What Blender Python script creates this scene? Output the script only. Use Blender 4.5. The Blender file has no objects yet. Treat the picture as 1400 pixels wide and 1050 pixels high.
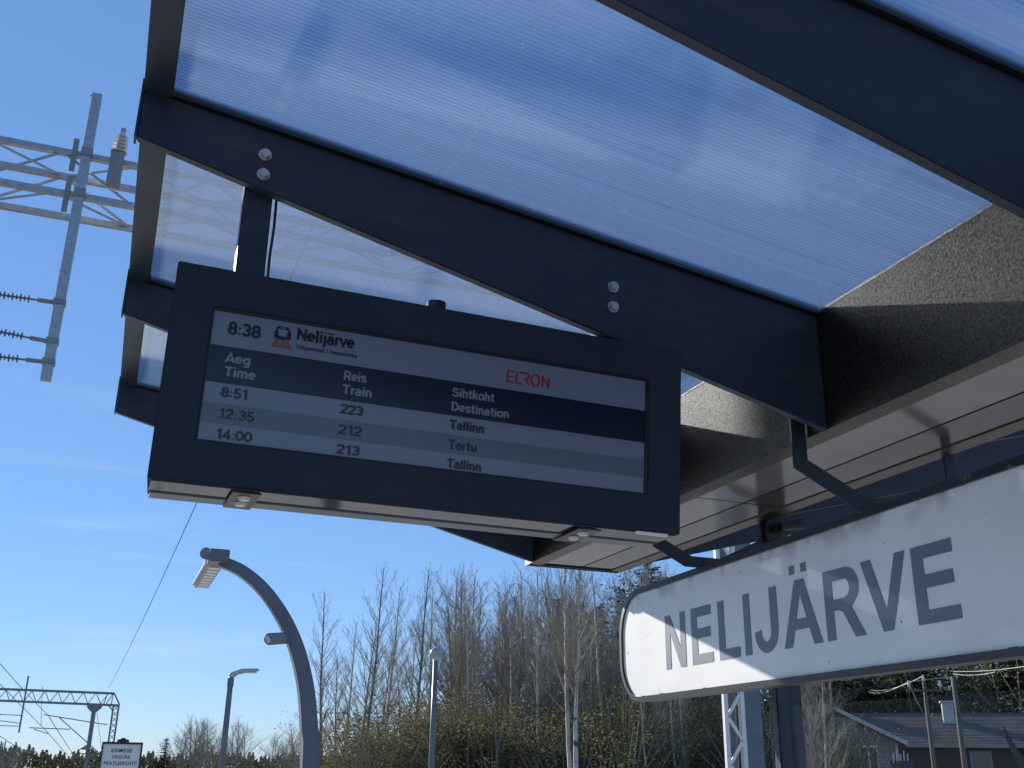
import bpy, math, random
from mathutils import Vector, Matrix
R = math.radians
random.seed(7)
scene = bpy.context.scene
C = scene.collection

# ------------------------------------------------------------------ camera
EYE = Vector((0.0, 0.0, 1.6))
FPX = 1410.38                                   # focal length in pixels of a 1400 px wide picture
PITCH, ROLL, YAW = 0.3559472, 0.0136714, 0.3626264
_F = Vector((math.sin(YAW)*math.cos(PITCH), math.cos(YAW)*math.cos(PITCH), math.sin(PITCH)))
_R0 = Vector((math.cos(YAW), -math.sin(YAW), 0)); _U0 = _R0.cross(_F)
_R = _R0*math.cos(ROLL) + _U0*math.sin(ROLL); _U = -_R0*math.sin(ROLL) + _U0*math.cos(ROLL)
cd = bpy.data.cameras.new('camera'); cam = bpy.data.objects.new('camera', cd); C.objects.link(cam)
cd.sensor_width = 36; cd.lens = FPX*36/1400; cd.clip_start = 0.05; cd.clip_end = 6000
m = Matrix.Identity(4)
for i in range(3):
    m[i][0] = _R[i]; m[i][1] = _U[i]; m[i][2] = -_F[i]; m[i][3] = EYE[i]
cam.matrix_world = m
scene.camera = cam
# ------------------------------------------------------------------ light
SUN_AZ, SUN_EL = -18.5, 23.0                    # azimuth from +Y towards +X
S = Vector((math.sin(R(SUN_AZ))*math.cos(R(SUN_EL)), math.cos(R(SUN_AZ))*math.cos(R(SUN_EL)), math.sin(R(SUN_EL))))
w = bpy.data.worlds.new('World'); scene.world = w; w.use_nodes = True
wn = w.node_tree; wn.nodes.clear()
out = wn.nodes.new('ShaderNodeOutputWorld'); bg = wn.nodes.new('ShaderNodeBackground')
sky = wn.nodes.new('ShaderNodeTexSky'); sky.sky_type = 'NISHITA'; sky.sun_disc = False
sky.sun_elevation = R(SUN_EL); sky.sun_rotation = R(SUN_AZ)
sky.air_density = 1.0; sky.dust_density = 0.0; sky.ozone_density = 3.0
bg.inputs['Strength'].default_value = 0.079
tc = wn.nodes.new('ShaderNodeTexCoord'); mp = wn.nodes.new('ShaderNodeMapping')
mp.inputs['Scale'].default_value = (1.6, 1.6, 20); mp.inputs['Location'].default_value = (0.35, 0.2, 0.4)
nz = wn.nodes.new('ShaderNodeTexNoise'); nz.inputs['Scale'].default_value = 2.0; nz.inputs['Detail'].default_value = 6
rp = wn.nodes.new('ShaderNodeMapRange'); rp.inputs['From Min'].default_value = 0.56; rp.inputs['From Max'].default_value = 0.85
rp.inputs['To Max'].default_value = 0.5
sx = wn.nodes.new('ShaderNodeSeparateXYZ')
lo = wn.nodes.new('ShaderNodeMapRange'); lo.inputs['From Min'].default_value = 0.42; lo.inputs['From Max'].default_value = 0.1
mul = wn.nodes.new('ShaderNodeMath'); mul.operation = 'MULTIPLY'
mix = wn.nodes.new('ShaderNodeMixRGB'); mix.inputs[2].default_value = (6.0, 6.9, 7.8, 1)
L = wn.links.new
L(tc.outputs['Generated'], mp.inputs[0]); L(mp.outputs[0], nz.inputs['Vector']); L(nz.outputs['Fac'], rp.inputs[0])
L(tc.outputs['Generated'], sx.inputs[0]); L(sx.outputs['Z'], lo.inputs[0])
L(rp.outputs[0], mul.inputs[0]); L(lo.outputs[0], mul.inputs[1]); L(mul.outputs[0], mix.inputs[0])
wb = wn.nodes.new('ShaderNodeMixRGB'); wb.blend_type = 'MULTIPLY'; wb.inputs[0].default_value = 1; wb.inputs[2].default_value = (.72, .82, 1.04, 1)
hz = wn.nodes.new('ShaderNodeMixRGB'); hz.inputs[0].default_value = .42; hz.inputs[2].default_value = (1.9, 3.9, 7.6, 1)
L(sky.outputs[0], wb.inputs[1]); L(wb.outputs[0], hz.inputs[1]); L(hz.outputs[0], mix.inputs[1]); L(mix.outputs[0], bg.inputs[0]); L(bg.outputs[0], out.inputs[0])
sl = bpy.data.lights.new('sun', 'SUN'); sl.energy = 5.0; sl.angle = R(0.53); sl.color = (1.0, 0.93, 0.82)
so = bpy.data.objects.new('sun', sl); C.objects.link(so); so.rotation_euler = S.to_track_quat('Z', 'Y').to_euler()
scene.view_settings.view_transform = 'Standard'; scene.view_settings.look = 'None'
scene.view_settings.gamma = 1; scene.view_settings.use_curve_mapping = False
scene.view_settings.exposure = 0.6
scene.render.engine = 'CYCLES'
scene.cycles.transparent_max_bounces = 24; scene.cycles.max_bounces = 12
scene.cycles.transmission_bounces = 10; scene.cycles.sample_clamp_indirect = 4.0

# ------------------------------------------------------------------ helpers
def ray(px, py): return _F + _R*((px-700)/FPX) - _U*((py-525)/FPX)
def at_y(px, py, y): d = ray(px, py); return EYE + d*(y/d.y)
def at_d(px, py, dist):
    d = ray(px, py); return EYE + d*(dist/math.hypot(d.x, d.y))

class MB:
    def __init__(s): s.v = []; s.f = []
    def box(s, x0, x1, y0, y1, z0, z1):
        n = len(s.v)
        s.v += [(x, y, z) for x in (x0, x1) for y in (y0, y1) for z in (z0, z1)]
        s.f += [tuple(n+i for i in q) for q in ((0,1,3,2),(4,6,7,5),(0,4,5,1),(2,3,7,6),(0,2,6,4),(1,5,7,3))]
        return s
    def bar(s, a, b, w, h=None, up=(0,0,1)):
        h = h or w; a = Vector(a); b = Vector(b); d = (b-a)
        if d.length < 1e-6: return s
        d.normalize(); u = Vector(up)
        if abs(d.dot(u)) > .98: u = Vector((1,0,0))
        r = d.cross(u).normalized(); u = r.cross(d)
        n = len(s.v)
        for p in (a, b):
            for i, j in ((-1,-1),(1,-1),(1,1),(-1,1)): s.v.append(tuple(p + r*(i*w/2) + u*(j*h/2)))
        s.f += [tuple(n+i for i in q) for q in ((0,3,2,1),(4,5,6,7),(0,1,5,4),(1,2,6,5),(2,3,7,6),(3,0,4,7))]
        return s
    def tube(s, pts, rad, k=6, cap=True):
        pts = [Vector(p) for p in pts]; N = len(pts)
        if not hasattr(rad, '__len__'): rad = [rad]*N
        n = len(s.v); ref = None
        for i, p in enumerate(pts):
            d = (pts[min(i+1, N-1)] - pts[max(i-1, 0)]).normalized()
            if ref is None:
                ref = d.orthogonal().normalized()
            r = (ref - d*ref.dot(d))
            r = r.normalized() if r.length > 1e-5 else d.orthogonal().normalized()
            ref = r; q = d.cross(r)
            for j in range(k):
                a = 2*math.pi*j/k; s.v.append(tuple(p + (r*math.cos(a) + q*math.sin(a))*rad[i]))
        for i in range(N-1):
            for j in range(k):
                s.f.append((n+i*k+j, n+i*k+(j+1) % k, n+(i+1)*k+(j+1) % k, n+(i+1)*k+j))
        if cap:
            s.f.append(tuple(n+j for j in reversed(range(k)))); s.f.append(tuple(n+(N-1)*k+j for j in range(k)))
        return s
    def prism(s, poly, y0, y1, axis='y'):
        n = len(s.v); k = len(poly)
        for y in (y0, y1):
            for a, b in poly:
                s.v.append({'y': (a, y, b), 'z': (a, b, y), 'x': (y, a, b)}[axis])
        s.f.append(tuple(n+i for i in range(k))); s.f.append(tuple(n+k+i for i in reversed(range(k))))
        for i in range(k):
            j = (i+1) % k; s.f.append((n+i, n+k+i, n+k+j, n+j))
        return s
    def quad(s, a, b, c, d):
        n = len(s.v); s.v += [tuple(a), tuple(b), tuple(c), tuple(d)]; s.f.append((n, n+1, n+2, n+3)); return s
    def build(s, name, mat, parent=None, off=None, smooth=False, bevel=0, fixn=True):
        me = bpy.data.meshes.new(name)
        v = s.v if off is None else [(a-off[0], b-off[1], c-off[2]) for a, b, c in s.v]
        me.from_pydata(v, [], s.f); me.validate()
        if fixn and len(s.f) < 4000:
            import bmesh
            bm = bmesh.new(); bm.from_mesh(me); bmesh.ops.recalc_face_normals(bm, faces=bm.faces[:])
            if bevel:
                es = [e for e in bm.edges if len(e.link_faces) == 2 and e.calc_face_angle(0) > .5]
                bmesh.ops.bevel(bm, geom=es, offset=bevel, segments=2, affect='EDGES', clamp_overlap=True)
            bm.to_mesh(me); bm.free()
        if smooth: me.polygons.foreach_set('use_smooth', [True]*len(me.polygons))
        me.materials.append(mat)
        o = bpy.data.objects.new(name, me); C.objects.link(o)
        if parent: o.parent = parent
        return o

def tag(o, label=None, cat=None, group=None, kind=None):
    if label: o['label'] = label
    if cat: o['category'] = cat
    if group: o['group'] = group
    if kind: o['kind'] = kind
    return o
def thing(name, loc, label, cat, group=None, rz=0):
    o = bpy.data.objects.new(name, None); C.objects.link(o); o.location = loc; o.rotation_euler = (0, 0, rz)
    o.empty_display_size = .2
    return tag(o, label, cat, group)
def kids(o): return [c for c in o.children]
def copy_tree(o, parent=None):
    c = o.copy(); C.objects.link(c)
    if parent: c.parent = parent
    for k in kids(o): copy_tree(k, c)
    return c

# ------------------------------------------------------------------ materials
def mat(name, col, rough=.5, metal=0, spec=.5, noise=None, bump=None, coat=0, mottled=None):
    m = bpy.data.materials.new(name); m.use_nodes = True; nt = m.node_tree; b = nt.nodes['Principled BSDF']
    b.inputs['Base Color'].default_value = (*col, 1); b.inputs['Roughness'].default_value = rough
    b.inputs['Metallic'].default_value = metal; b.inputs['Specular IOR Level'].default_value = spec
    b.inputs['Coat Weight'].default_value = coat; b.inputs['Coat Roughness'].default_value = .08
    t = nt.nodes.new('ShaderNodeTexCoord')
    if noise:     # (scale, second colour, detail, lo, hi, stretch)
        sc, c2, lo, hi, st = noise
        mp = nt.nodes.new('ShaderNodeMapping'); mp.inputs['Scale'].default_value = st
        n = nt.nodes.new('ShaderNodeTexNoise'); n.inputs['Scale'].default_value = sc; n.inputs['Detail'].default_value = 8
        r = nt.nodes.new('ShaderNodeMapRange'); r.inputs['From Min'].default_value = lo; r.inputs['From Max'].default_value = hi
        x = nt.nodes.new('ShaderNodeMixRGB'); x.inputs[1].default_value = (*col, 1); x.inputs[2].default_value = (*c2, 1)
        nt.links.new(t.outputs['Object'], mp.inputs[0]); nt.links.new(mp.outputs[0], n.inputs['Vector'])
        nt.links.new(n.outputs['Fac'], r.inputs[0]); nt.links.new(r.outputs[0], x.inputs[0]); nt.links.new(x.outputs[0], b.inputs['Base Color'])
    if bump:      # (scale, strength, distance)
        n = nt.nodes.new('ShaderNodeTexNoise'); n.inputs['Scale'].default_value = bump[0]; n.inputs['Detail'].default_value = 3
        bp = nt.nodes.new('ShaderNodeBump'); bp.inputs['Strength'].default_value = bump[1]; bp.inputs['Distance'].default_value = bump[2]
        nt.links.new(t.outputs['Object'], n.inputs['Vector']); nt.links.new(n.outputs['Fac'], bp.inputs['Height'])
        nt.links.new(bp.outputs[0], b.inputs['Normal'])
    return m
M = {}
M['anthracite'] = mat('anthracite_paint', (.022, .034, .054), .42, noise=(6, (.046, .056, .072), .48, .80, (.6, 1, 2.5)), bump=(420, .25, .0008))
M['beam'] = mat('beam_powder_coat', (.20, .165, .125), .29, metal=1, spec=.8, bump=(230, 1.0, .0016), noise=(90, (.07, .06, .05), .4, .7, (1, 1, 1)))
M['soffit'] = mat('glossy_soffit_sheet', (.19, .185, .178), .13, spec=.9, noise=(4, (.23, .222, .21), .4, .7, (1, 2, 1)), bump=(9, .04, .003))
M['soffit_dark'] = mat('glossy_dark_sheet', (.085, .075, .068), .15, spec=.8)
M['board'] = mat('board_housing_paint', (.018, .029, .047), .6, spec=.25, noise=(2.5, (.026, .036, .052), .4, .7, (1, 1, 1)), bump=(500, .15, .0004))
M['board_under'] = mat('board_underside_metal', (.035, .04, .048), .10, metal=0, spec=.35, bump=(6, .08, .004))
M['black'] = mat('black_plastic', (.012, .013, .015), .35)
M['galv'] = mat('galvanised_steel', (.42, .43, .45), .45, metal=.7, noise=(14, (.33, .34, .36), .4, .65, (1, 1, 1)))
M['bolt'] = mat('zinc_bolt', (.62, .60, .56), .28, metal=.95, bump=(90, .3, .002))
M['grey_steel'] = mat('grey_painted_steel', (.23, .25, .27), .5, noise=(3, (.19, .21, .23), .4, .7, (1, 1, 1)))
M['pole_paint'] = mat('blue_grey_pole_paint', (.12, .14, .17), .38, noise=(4, (.15, .17, .20), .4, .7, (1, 1, 1)))
M['lamp_body'] = mat('lamp_head_aluminium', (.40, .41, .42), .4, metal=.4)
M['lens'] = mat('lamp_lens', (.6, .6, .58), .15)
M['porcelain'] = mat('porcelain', (.62, .61, .60), .2)
M['rubber'] = mat('insulator_rubber', (.10, .11, .13), .5)
M['wire'] = mat('contact_wire', (.10, .10, .11), .5, metal=.3)
M['white_paint'] = mat('white_paint', (.78, .76, .71), .5, noise=(10, (.66, .63, .58), .5, .75, (1, 1, 1)))
M['sign_letter'] = mat('sign_letter_blue_grey', (.135, .165, .215), .42, noise=(8, (.14, .175, .23), .4, .7, (1, 1, 1)))
M['sign_frame'] = mat('sign_frame_dark', (.028, .036, .042), .38, metal=.2, noise=(30, (.11, .12, .12), .62, .75, (1, 1, 1)), bump=(60, .5, .003))
M['sign_side'] = mat('sign_casing_dark_red', (.10, .055, .05), .45, noise=(6, (.07, .05, .05), .4, .7, (1, 1, 1)))
M['screen'] = mat('screen_light', (.17, .20, .27), .22, spec=.45)
M['row'] = mat('screen_row_grey', (.105, .125, .175), .22, spec=.45)
M['navy'] = mat('screen_navy', (.005, .010, .032), .22, spec=.45)
M['ink'] = mat('screen_ink', (.006, .008, .018), .25)
M['pale_ink'] = mat('screen_pale_ink', (.19, .215, .26), .25)
M['red_ink'] = mat('screen_red', (.30, .018, .022), .25)
M['orange_ink'] = mat('screen_orange', (.26, .045, .025), .25)
M['led'] = mat('led_cover', (.85, .83, .78), .3)
M['concrete'] = mat('platform_concrete', (.34, .335, .33), .9, noise=(1.2, (.27, .265, .26), .4, .65, (1, 1, 1)), bump=(40, .3, .01))
M['yellow'] = mat('tactile_pale', (.55, .56, .40), .7)
M['gravel'] = mat('pale_gravel', (.31, .30, .285), .95, noise=(6, (.24, .235, .225), .4, .6, (1, 1, 1)), bump=(30, 1, .02))
M['ballast'] = mat('ballast', (.17, .15, .13), .95, noise=(12, (.26, .24, .21), .4, .6, (1, 1, 1)), bump=(30, 1, .05))
M['grass'] = mat('spring_grass', (.10, .11, .04), .95, noise=(.6, (.17, .14, .07), .4, .65, (1, 1, 1)), bump=(8, 1, .1))
M['bark_pale'] = mat('pale_bark', (.52, .47, .39), .85, noise=(1.3, (.13, .11, .09), .5, .62, (1, 1, .5)))
M['bark_grey'] = mat('grey_bark', (.25, .22, .175), .9, noise=(1.5, (.14, .12, .10), .45, .65, (1, 1, .5)))
M['bark_birch'] = mat('birch_bark', (.55, .50, .44), .8, noise=(1.6, (.10, .085, .07), .54, .62, (1, 1, 1.5)))
M['twig'] = mat('twigs', (.27, .235, .18), .9, noise=(.8, (.36, .32, .25), .45, .65, (1, 1, 1)))
def leafmat(name, c1, c2, tr=.35):
    m = bpy.data.materials.new(name); m.use_nodes = True; nt = m.node_tree; nt.nodes.clear()
    o = nt.nodes.new('ShaderNodeOutputMaterial'); d = nt.nodes.new('ShaderNodeBsdfDiffuse'); t = nt.nodes.new('ShaderNodeBsdfTranslucent')
    mx = nt.nodes.new('ShaderNodeMixShader'); mx.inputs[0].default_value = tr
    g = nt.nodes.new('ShaderNodeTexCoord'); n = nt.nodes.new('ShaderNodeTexNoise'); n.inputs['Scale'].default_value = 1.6; n.inputs['Detail'].default_value = 6
    r = nt.nodes.new('ShaderNodeMapRange'); r.inputs[1].default_value = .38; r.inputs[2].default_value = .62
    x = nt.nodes.new('ShaderNodeMixRGB'); x.inputs[1].default_value = (*c1, 1); x.inputs[2].default_value = (*c2, 1)
    k = nt.links.new
    k(g.outputs['Object'], n.inputs['Vector']); k(n.outputs['Fac'], r.inputs[0]); k(r.outputs[0], x.inputs[0])
    k(x.outputs[0], d.inputs[0]); k(x.outputs[0], t.inputs[0]); k(d.outputs[0], mx.inputs[1]); k(t.outputs[0], mx.inputs[2]); k(mx.outputs[0], o.inputs[0])
    return m
M['leaf'] = leafmat('young_leaves', (.24, .22, .075), (.14, .13, .05), .5)
M['leaf_dark'] = leafmat('shrub_leaves', (.20, .17, .085), (.11, .105, .05), .45)
M['far_leaf'] = leafmat('far_trees', (.10, .105, .06), (.06, .07, .045), .3)
M['needle'] = leafmat('spruce_needles', (.030, .050, .022), (.018, .030, .016), .15)
M['pine_needle'] = leafmat('pine_needles', (.045, .065, .03), (.025, .04, .02), .15)

def sign_face_mat():
    m = mat('sign_face_white', (.80, .80, .79), .33, noise=(3, (.72, .72, .715), .42, .75, (1, 1, 1)), bump=(7, .06, .004))
    nt = m.node_tree; b = nt.nodes['Principled BSDF']
    src = b.inputs['Base Color'].links[0].from_socket
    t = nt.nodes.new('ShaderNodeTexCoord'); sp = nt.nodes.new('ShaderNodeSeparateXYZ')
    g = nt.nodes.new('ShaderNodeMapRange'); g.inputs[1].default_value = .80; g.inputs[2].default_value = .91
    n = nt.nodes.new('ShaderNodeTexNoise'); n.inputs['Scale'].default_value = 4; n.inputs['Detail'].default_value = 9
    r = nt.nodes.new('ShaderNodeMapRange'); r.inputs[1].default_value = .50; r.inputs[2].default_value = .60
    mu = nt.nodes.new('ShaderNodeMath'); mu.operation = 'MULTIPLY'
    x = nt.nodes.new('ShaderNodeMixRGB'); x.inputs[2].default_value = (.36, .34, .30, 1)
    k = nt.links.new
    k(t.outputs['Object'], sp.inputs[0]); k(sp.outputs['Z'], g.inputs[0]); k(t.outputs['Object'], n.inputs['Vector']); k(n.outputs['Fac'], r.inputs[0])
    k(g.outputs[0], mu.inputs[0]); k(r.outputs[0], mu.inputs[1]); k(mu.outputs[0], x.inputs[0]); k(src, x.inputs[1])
    # small dirt specks
    n2 = nt.nodes.new('ShaderNodeTexNoise'); n2.inputs['Scale'].default_value = 26; n2.inputs['Detail'].default_value = 2
    r2 = nt.nodes.new('ShaderNodeMapRange'); r2.inputs[1].default_value = .73; r2.inputs[2].default_value = .76
    x2 = nt.nodes.new('ShaderNodeMixRGB'); x2.inputs[2].default_value = (.25, .23, .2, 1)
    k(t.outputs['Object'], n2.inputs['Vector']); k(n2.outputs['Fac'], r2.inputs[0]); k(r2.outputs[0], x2.inputs[0])
    k(x.outputs[0], x2.inputs[1]); k(x2.outputs[0], b.inputs['Base Color'])
    return m
M['sign_face'] = sign_face_mat()

def schlick(nt, gain):
    lw_ = nt.nodes.new('ShaderNodeLayerWeight'); lw_.inputs[0].default_value = .5
    p = nt.nodes.new('ShaderNodeMath'); p.operation = 'POWER'; p.inputs[1].default_value = 4.0
    q = nt.nodes.new('ShaderNodeMath'); q.operation = 'MULTIPLY_ADD'; q.inputs[1].default_value = .9*gain; q.inputs[2].default_value = .04*gain
    nt.links.new(lw_.outputs['Facing'], p.inputs[0]); nt.links.new(p.outputs[0], q.inputs[0]); return q.outputs[0]
def polycarb(name, transp, refr, trans, gloss, streak=True):
    m = bpy.data.materials.new(name); m.use_nodes = True; nt = m.node_tree; nt.nodes.clear(); k = nt.links.new
    o = nt.nodes.new('ShaderNodeOutputMaterial')
    T = nt.nodes.new('ShaderNodeBsdfTransparent'); T.inputs[0].default_value = (.93, .95, .98, 1)
    RF = nt.nodes.new('ShaderNodeBsdfRefraction'); RF.inputs['Roughness'].default_value = .22; RF.inputs['IOR'].default_value = 1.25; RF.inputs[0].default_value = (.93, .95, .98, 1)
    TL = nt.nodes.new('ShaderNodeBsdfTranslucent'); TL.inputs[0].default_value = (.66, .76, .92, 1)
    G = nt.nodes.new('ShaderNodeBsdfGlossy'); G.inputs['Roughness'].default_value = .12; G.inputs[0].default_value = (.9, .9, .92, 1)
    a = nt.nodes.new('ShaderNodeMixShader'); b = nt.nodes.new('ShaderNodeMixShader'); c = nt.nodes.new('ShaderNodeMixShader')
    a.inputs[0].default_value = refr/(refr+transp)
    b.inputs[0].default_value = trans
    k(T.outputs[0], a.inputs[1]); k(RF.outputs[0], a.inputs[2]); k(a.outputs[0], b.inputs[1]); k(TL.outputs[0], b.inputs[2])
    k(schlick(nt, gloss), c.inputs[0]); k(b.outputs[0], c.inputs[1]); k(G.outputs[0], c.inputs[2]); k(c.outputs[0], o.inputs[0])
    if streak:
        t = nt.nodes.new('ShaderNodeTexCoord')
        def strk(sc, lo, hi, a_, b_):
            mp = nt.nodes.new('ShaderNodeMapping'); mp.inputs['Scale'].default_value = (.35, sc, .35)
            n = nt.nodes.new('ShaderNodeTexNoise'); n.inputs['Scale'].default_value = 1; n.inputs['Detail'].default_value = 2.5; n.inputs['Roughness'].default_value = .65
            r = nt.nodes.new('ShaderNodeMapRange'); r.inputs[1].default_value = lo; r.inputs[2].default_value = hi
            r.inputs[3].default_value = a_; r.inputs[4].default_value = b_
            k(t.outputs['Object'], mp.inputs[0]); k(mp.outputs[0], n.inputs['Vector']); k(n.outputs['Fac'], r.inputs[0]); return r.outputs[0]
        k(strk(42, .34, .70, trans*.6, trans*2.3), b.inputs[0])
        f1 = strk(70, .30, .68, .88, 1.0)
        wv = nt.nodes.new('ShaderNodeTexWave'); wv.wave_type = 'BANDS'; wv.bands_direction = 'Y'; wv.inputs['Scale'].default_value = 19.04; wv.inputs['Distortion'].default_value = 0
        wr = nt.nodes.new('ShaderNodeMapRange'); wr.inputs[3].default_value = .72; wr.inputs[4].default_value = 1.06
        k(t.outputs['Object'], wv.inputs[0]); k(wv.outputs['Fac'], wr.inputs[0])
        mf = nt.nodes.new('ShaderNodeMath'); mf.operation = 'MULTIPLY'; k(f1, mf.inputs[0]); k(wr.outputs[0], mf.inputs[1])
        cm = nt.nodes.new('ShaderNodeMixRGB'); cm.blend_type = 'MULTIPLY'; cm.inputs[0].default_value = 1; cm.inputs[1].default_value = (.88, .94, 1.0, 1)
        k(mf.outputs[0], cm.inputs[2])
        k(cm.outputs[0], T.inputs[0]); k(cm.outputs[0], RF.inputs[0])
    return m
M['poly'] = polycarb('multiwall_polycarbonate', .66, .28, .052, 1.7)
M['flute'] = polycarb('polycarbonate_web', .84, .03, .075, .5, False)
M['drop'] = leafmat('water_drops', (.95, .95, .95), (.9, .9, .95), .95)
def glassmat():
    m = bpy.data.materials.new('window_glass'); m.use_nodes = True; nt = m.node_tree; nt.nodes.clear(); k = nt.links.new
    o = nt.nodes.new('ShaderNodeOutputMaterial'); T = nt.nodes.new('ShaderNodeBsdfTransparent'); T.inputs[0].default_value = (.90, .92, .92, 1)
    G = nt.nodes.new('ShaderNodeBsdfGlossy'); G.inputs['Roughness'].default_value = .02
    x = nt.nodes.new('ShaderNodeMixShader')
    k(schlick(nt, .18), x.inputs[0]); k(T.outputs[0], x.inputs[1]); k(G.outputs[0], x.inputs[2]); k(x.outputs[0], o.inputs[0])
    return m
M['glass'] = glassmat()

# ------------------------------------------------------------------ ground
Zg = -0.7
g = MB().quad((-1500, -1500, Zg), (1500, -1500, Zg), (1500, 1500, Zg), (-1500, 1500, Zg)).build('ground', M['grass']); tag(g, kind='structure')
g = MB().box(-16, -2.3, -60, 300, Zg-.1, Zg+.15).build('track_bed', M['ballast']); tag(g, kind='structure')
g = MB().box(-2.2, 6.2, -40, 46, Zg-.2, 0).build('platform', M['concrete']); tag(g, kind='structure')
g = MB().box(6.2, 22, -40, 40, Zg-.1, -.25).build('bounce_gravel', M['gravel']); tag(g, kind='structure')  # unseen gravel, added so the glossy soffit mirrors grey instead of grass
g = MB().box(-1.35, -1.05, -40, 46, .004, .012).build('tactile_strip', M['yellow'], None); tag(g, kind='structure')

# ------------------------------------------------------------------ station canopy
H = 1.6
UE, UG, UM = -.126, 2.356, 2.68
ZTE, ZTG, ZBE, ZBG = 1.976+H, 1.628+H, 1.804+H, 1.175+H
UG2 = 3.0; UE2 = UG2 + (UG-UE)
YR = [0.18, 1.604, 2.946, 4.376, 5.798]
off = (3.08, 4.42, 0)
can = thing('platform_canopy', off, 'dark steel station canopy with clear ribbed roof panels sloping down to a wide central beam', 'canopy')
def cb(mb, name, mt, parent=None, **k): return mb.build(name, M[mt], parent or can, off=off, **k)
bolt_proto = None
def bolt(x, y, z, parent):
    mb = MB()
    mb.tube([(x, y-.004, z), (x, y, z)], .021, 14)
    mb.tube([(x, y-.017, z), (x, y-.0045, z)], [.0165, .0165], 6)
    return cb(mb, 'bolt', 'bolt', parent, bevel=.001)
TH = .036
for i, y in enumerate(YR):
    f = MB().prism([(UE, ZBE), (UE, ZTE), (UG, ZTG), (UG, ZBG)], y, y+TH)
    ra = cb(f, 'rafter', 'anthracite', bevel=.004)
    gl = MB().prism([(UE-.004, ZTE+.002), (UE-.004, ZTE+.03), (UG, ZTG+.03), (UG, ZTG+.002)], y-.016, y+TH+.016)
    cb(gl, 'glazing_bar', 'black', ra)
    d = -.03
    f = MB().prism([(UG2, ZTG), (UE2, ZTE), (UE2, ZBE+.02), (UG2, ZBG+.02)], y, y+TH)
    rb = cb(f, 'rafter', 'anthracite', bevel=.004)
    gl = MB().prism([(UE2+.004, ZTE+.002), (UE2+.004, ZTE+.03), (UG2, ZTG+.03), (UG2, ZTG+.002)], y-.016, y+TH+.016)
    cb(gl, 'glazing_bar', 'black', rb)
    if i == 2:
        for x, z in ((.261, 1.829), (.262, 1.757), (1.493, 1.589), (1.491, 1.512)): bolt(x, y, z+H, ra)
# end plates capping the rafters at the eave
for y in YR:
    cb(MB().box(UE-.008, UE-.001, y-.006, y+TH+.006, ZBE-.004, ZTE+.035), 'end_plate', 'anthracite')
    cb(MB().box(UE2+.001, UE2+.008, y-.006, y+TH+.006, ZBE-.004, ZTE+.035), 'end_plate', 'anthracite')
# eave beams, one length per bay
for i in range(4):
    y0, y1 = YR[i]+TH+.001, YR[i+1]-.001
    cb(MB().box(UE-.001, UE+.087, y0, y1, ZTE-.012, ZTE+.06), 'eave_beam', 'anthracite', bevel=.003)
    cb(MB().box(UE2-.087, UE2+.001, y0, y1, ZTE-.012, ZTE+.06), 'eave_beam', 'anthracite', bevel=.003)
    # clear panels, with their inner webs
    sl = (ZTG-ZTE)/(UG-UE)
    for side in (0, 1):
        def X(u): return u if side == 0 else UG+UG2-u
        u0, u1 = UE+.088, UG-.002
        zz = lambda u: ZTE + .004 + (u-UE)*sl
        p = MB().prism([(X(u0), zz(u0)), (X(u1), zz(u1)), (X(u1), zz(u1)+.010), (X(u0), zz(u0)+.010)], y0-.012, y1+.012)
        pa = cb(p, 'roof_panel', 'poly')
        if side == 0:
            fl = MB(); yy = y0+.008; n = 0
            while yy < y1-.005:
                fl.quad((X(u0), yy, zz(u0)+.012), (X(u1), yy, zz(u1)+.012), (X(u1), yy, zz(u1)+.026), (X(u0), yy, zz(u0)+.026))
                yy += .0165
            o = cb(fl, 'panel_web', 'flute', pa, fixn=False); o['kind'] = 'stuff'
            dr = MB()                                   # row of trapped water drops across the panel
            for k in range(46):
                yy = y0 + .01 + (y1-y0-.02)*(k+random.random()*.7)/46
                if random.random() < .25: continue
                uu = .845 + .006*random.uniform(-1, 1) + (.75 if k % 3 == 0 and False else 0); r_ = random.uniform(.0015, .0032)
                zc = zz(uu) - .001
                dr.box(uu-r_, uu+r_, yy-r_*1.8, yy+r_*1.8, zc-.0015, zc)
            cb(dr, 'water_drop', 'drop', pa, fixn=False)['kind'] = 'stuff'
# central gutter beam
YB0, YB1 = .18, 5.90
gb = cb(MB().prism([(UG, ZBG), (UG, ZTG+.02), (UG+.01, ZTG+.03), (UG2-.01, ZTG+.03), (UG2, ZTG+.02), (UG2, ZBG),
                    (UG2-.085, ZBG), (UG2-.085, ZBG+.014), (UG+.088, ZBG+.014), (UG+.088, ZBG)], YB0, YB1), 'gutter_beam', 'beam')
cb(MB().prism([(UG+.004, ZBG+.003), (UG2-.004, ZBG+.003), (UG2-.07, ZTG+.01), (UG+.07, ZTG+.01)], YB1+.001, YB1+.05), 'end_cap', 'anthracite', gb)
cb(MB().box(UG+.02, UG2-.02, YB1-.001, YB1+.012, ZBG-.006, ZBG-.001), 'end_lip', 'anthracite', gb)
for (ya, yb) in ((YB0+.01, 1.60), (1.612, 4.035), (4.047, YB1-.06)):
    cb(MB().box(UG+.09, 2.700, ya, yb, ZBG+.006, ZBG+.0135), 'soffit_panel', 'soffit', gb)
    cb(MB().box(2.712, UG2-.087, ya, yb, ZBG+.005, ZBG+.0135), 'soffit_panel', 'soffit_dark', gb)
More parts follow.
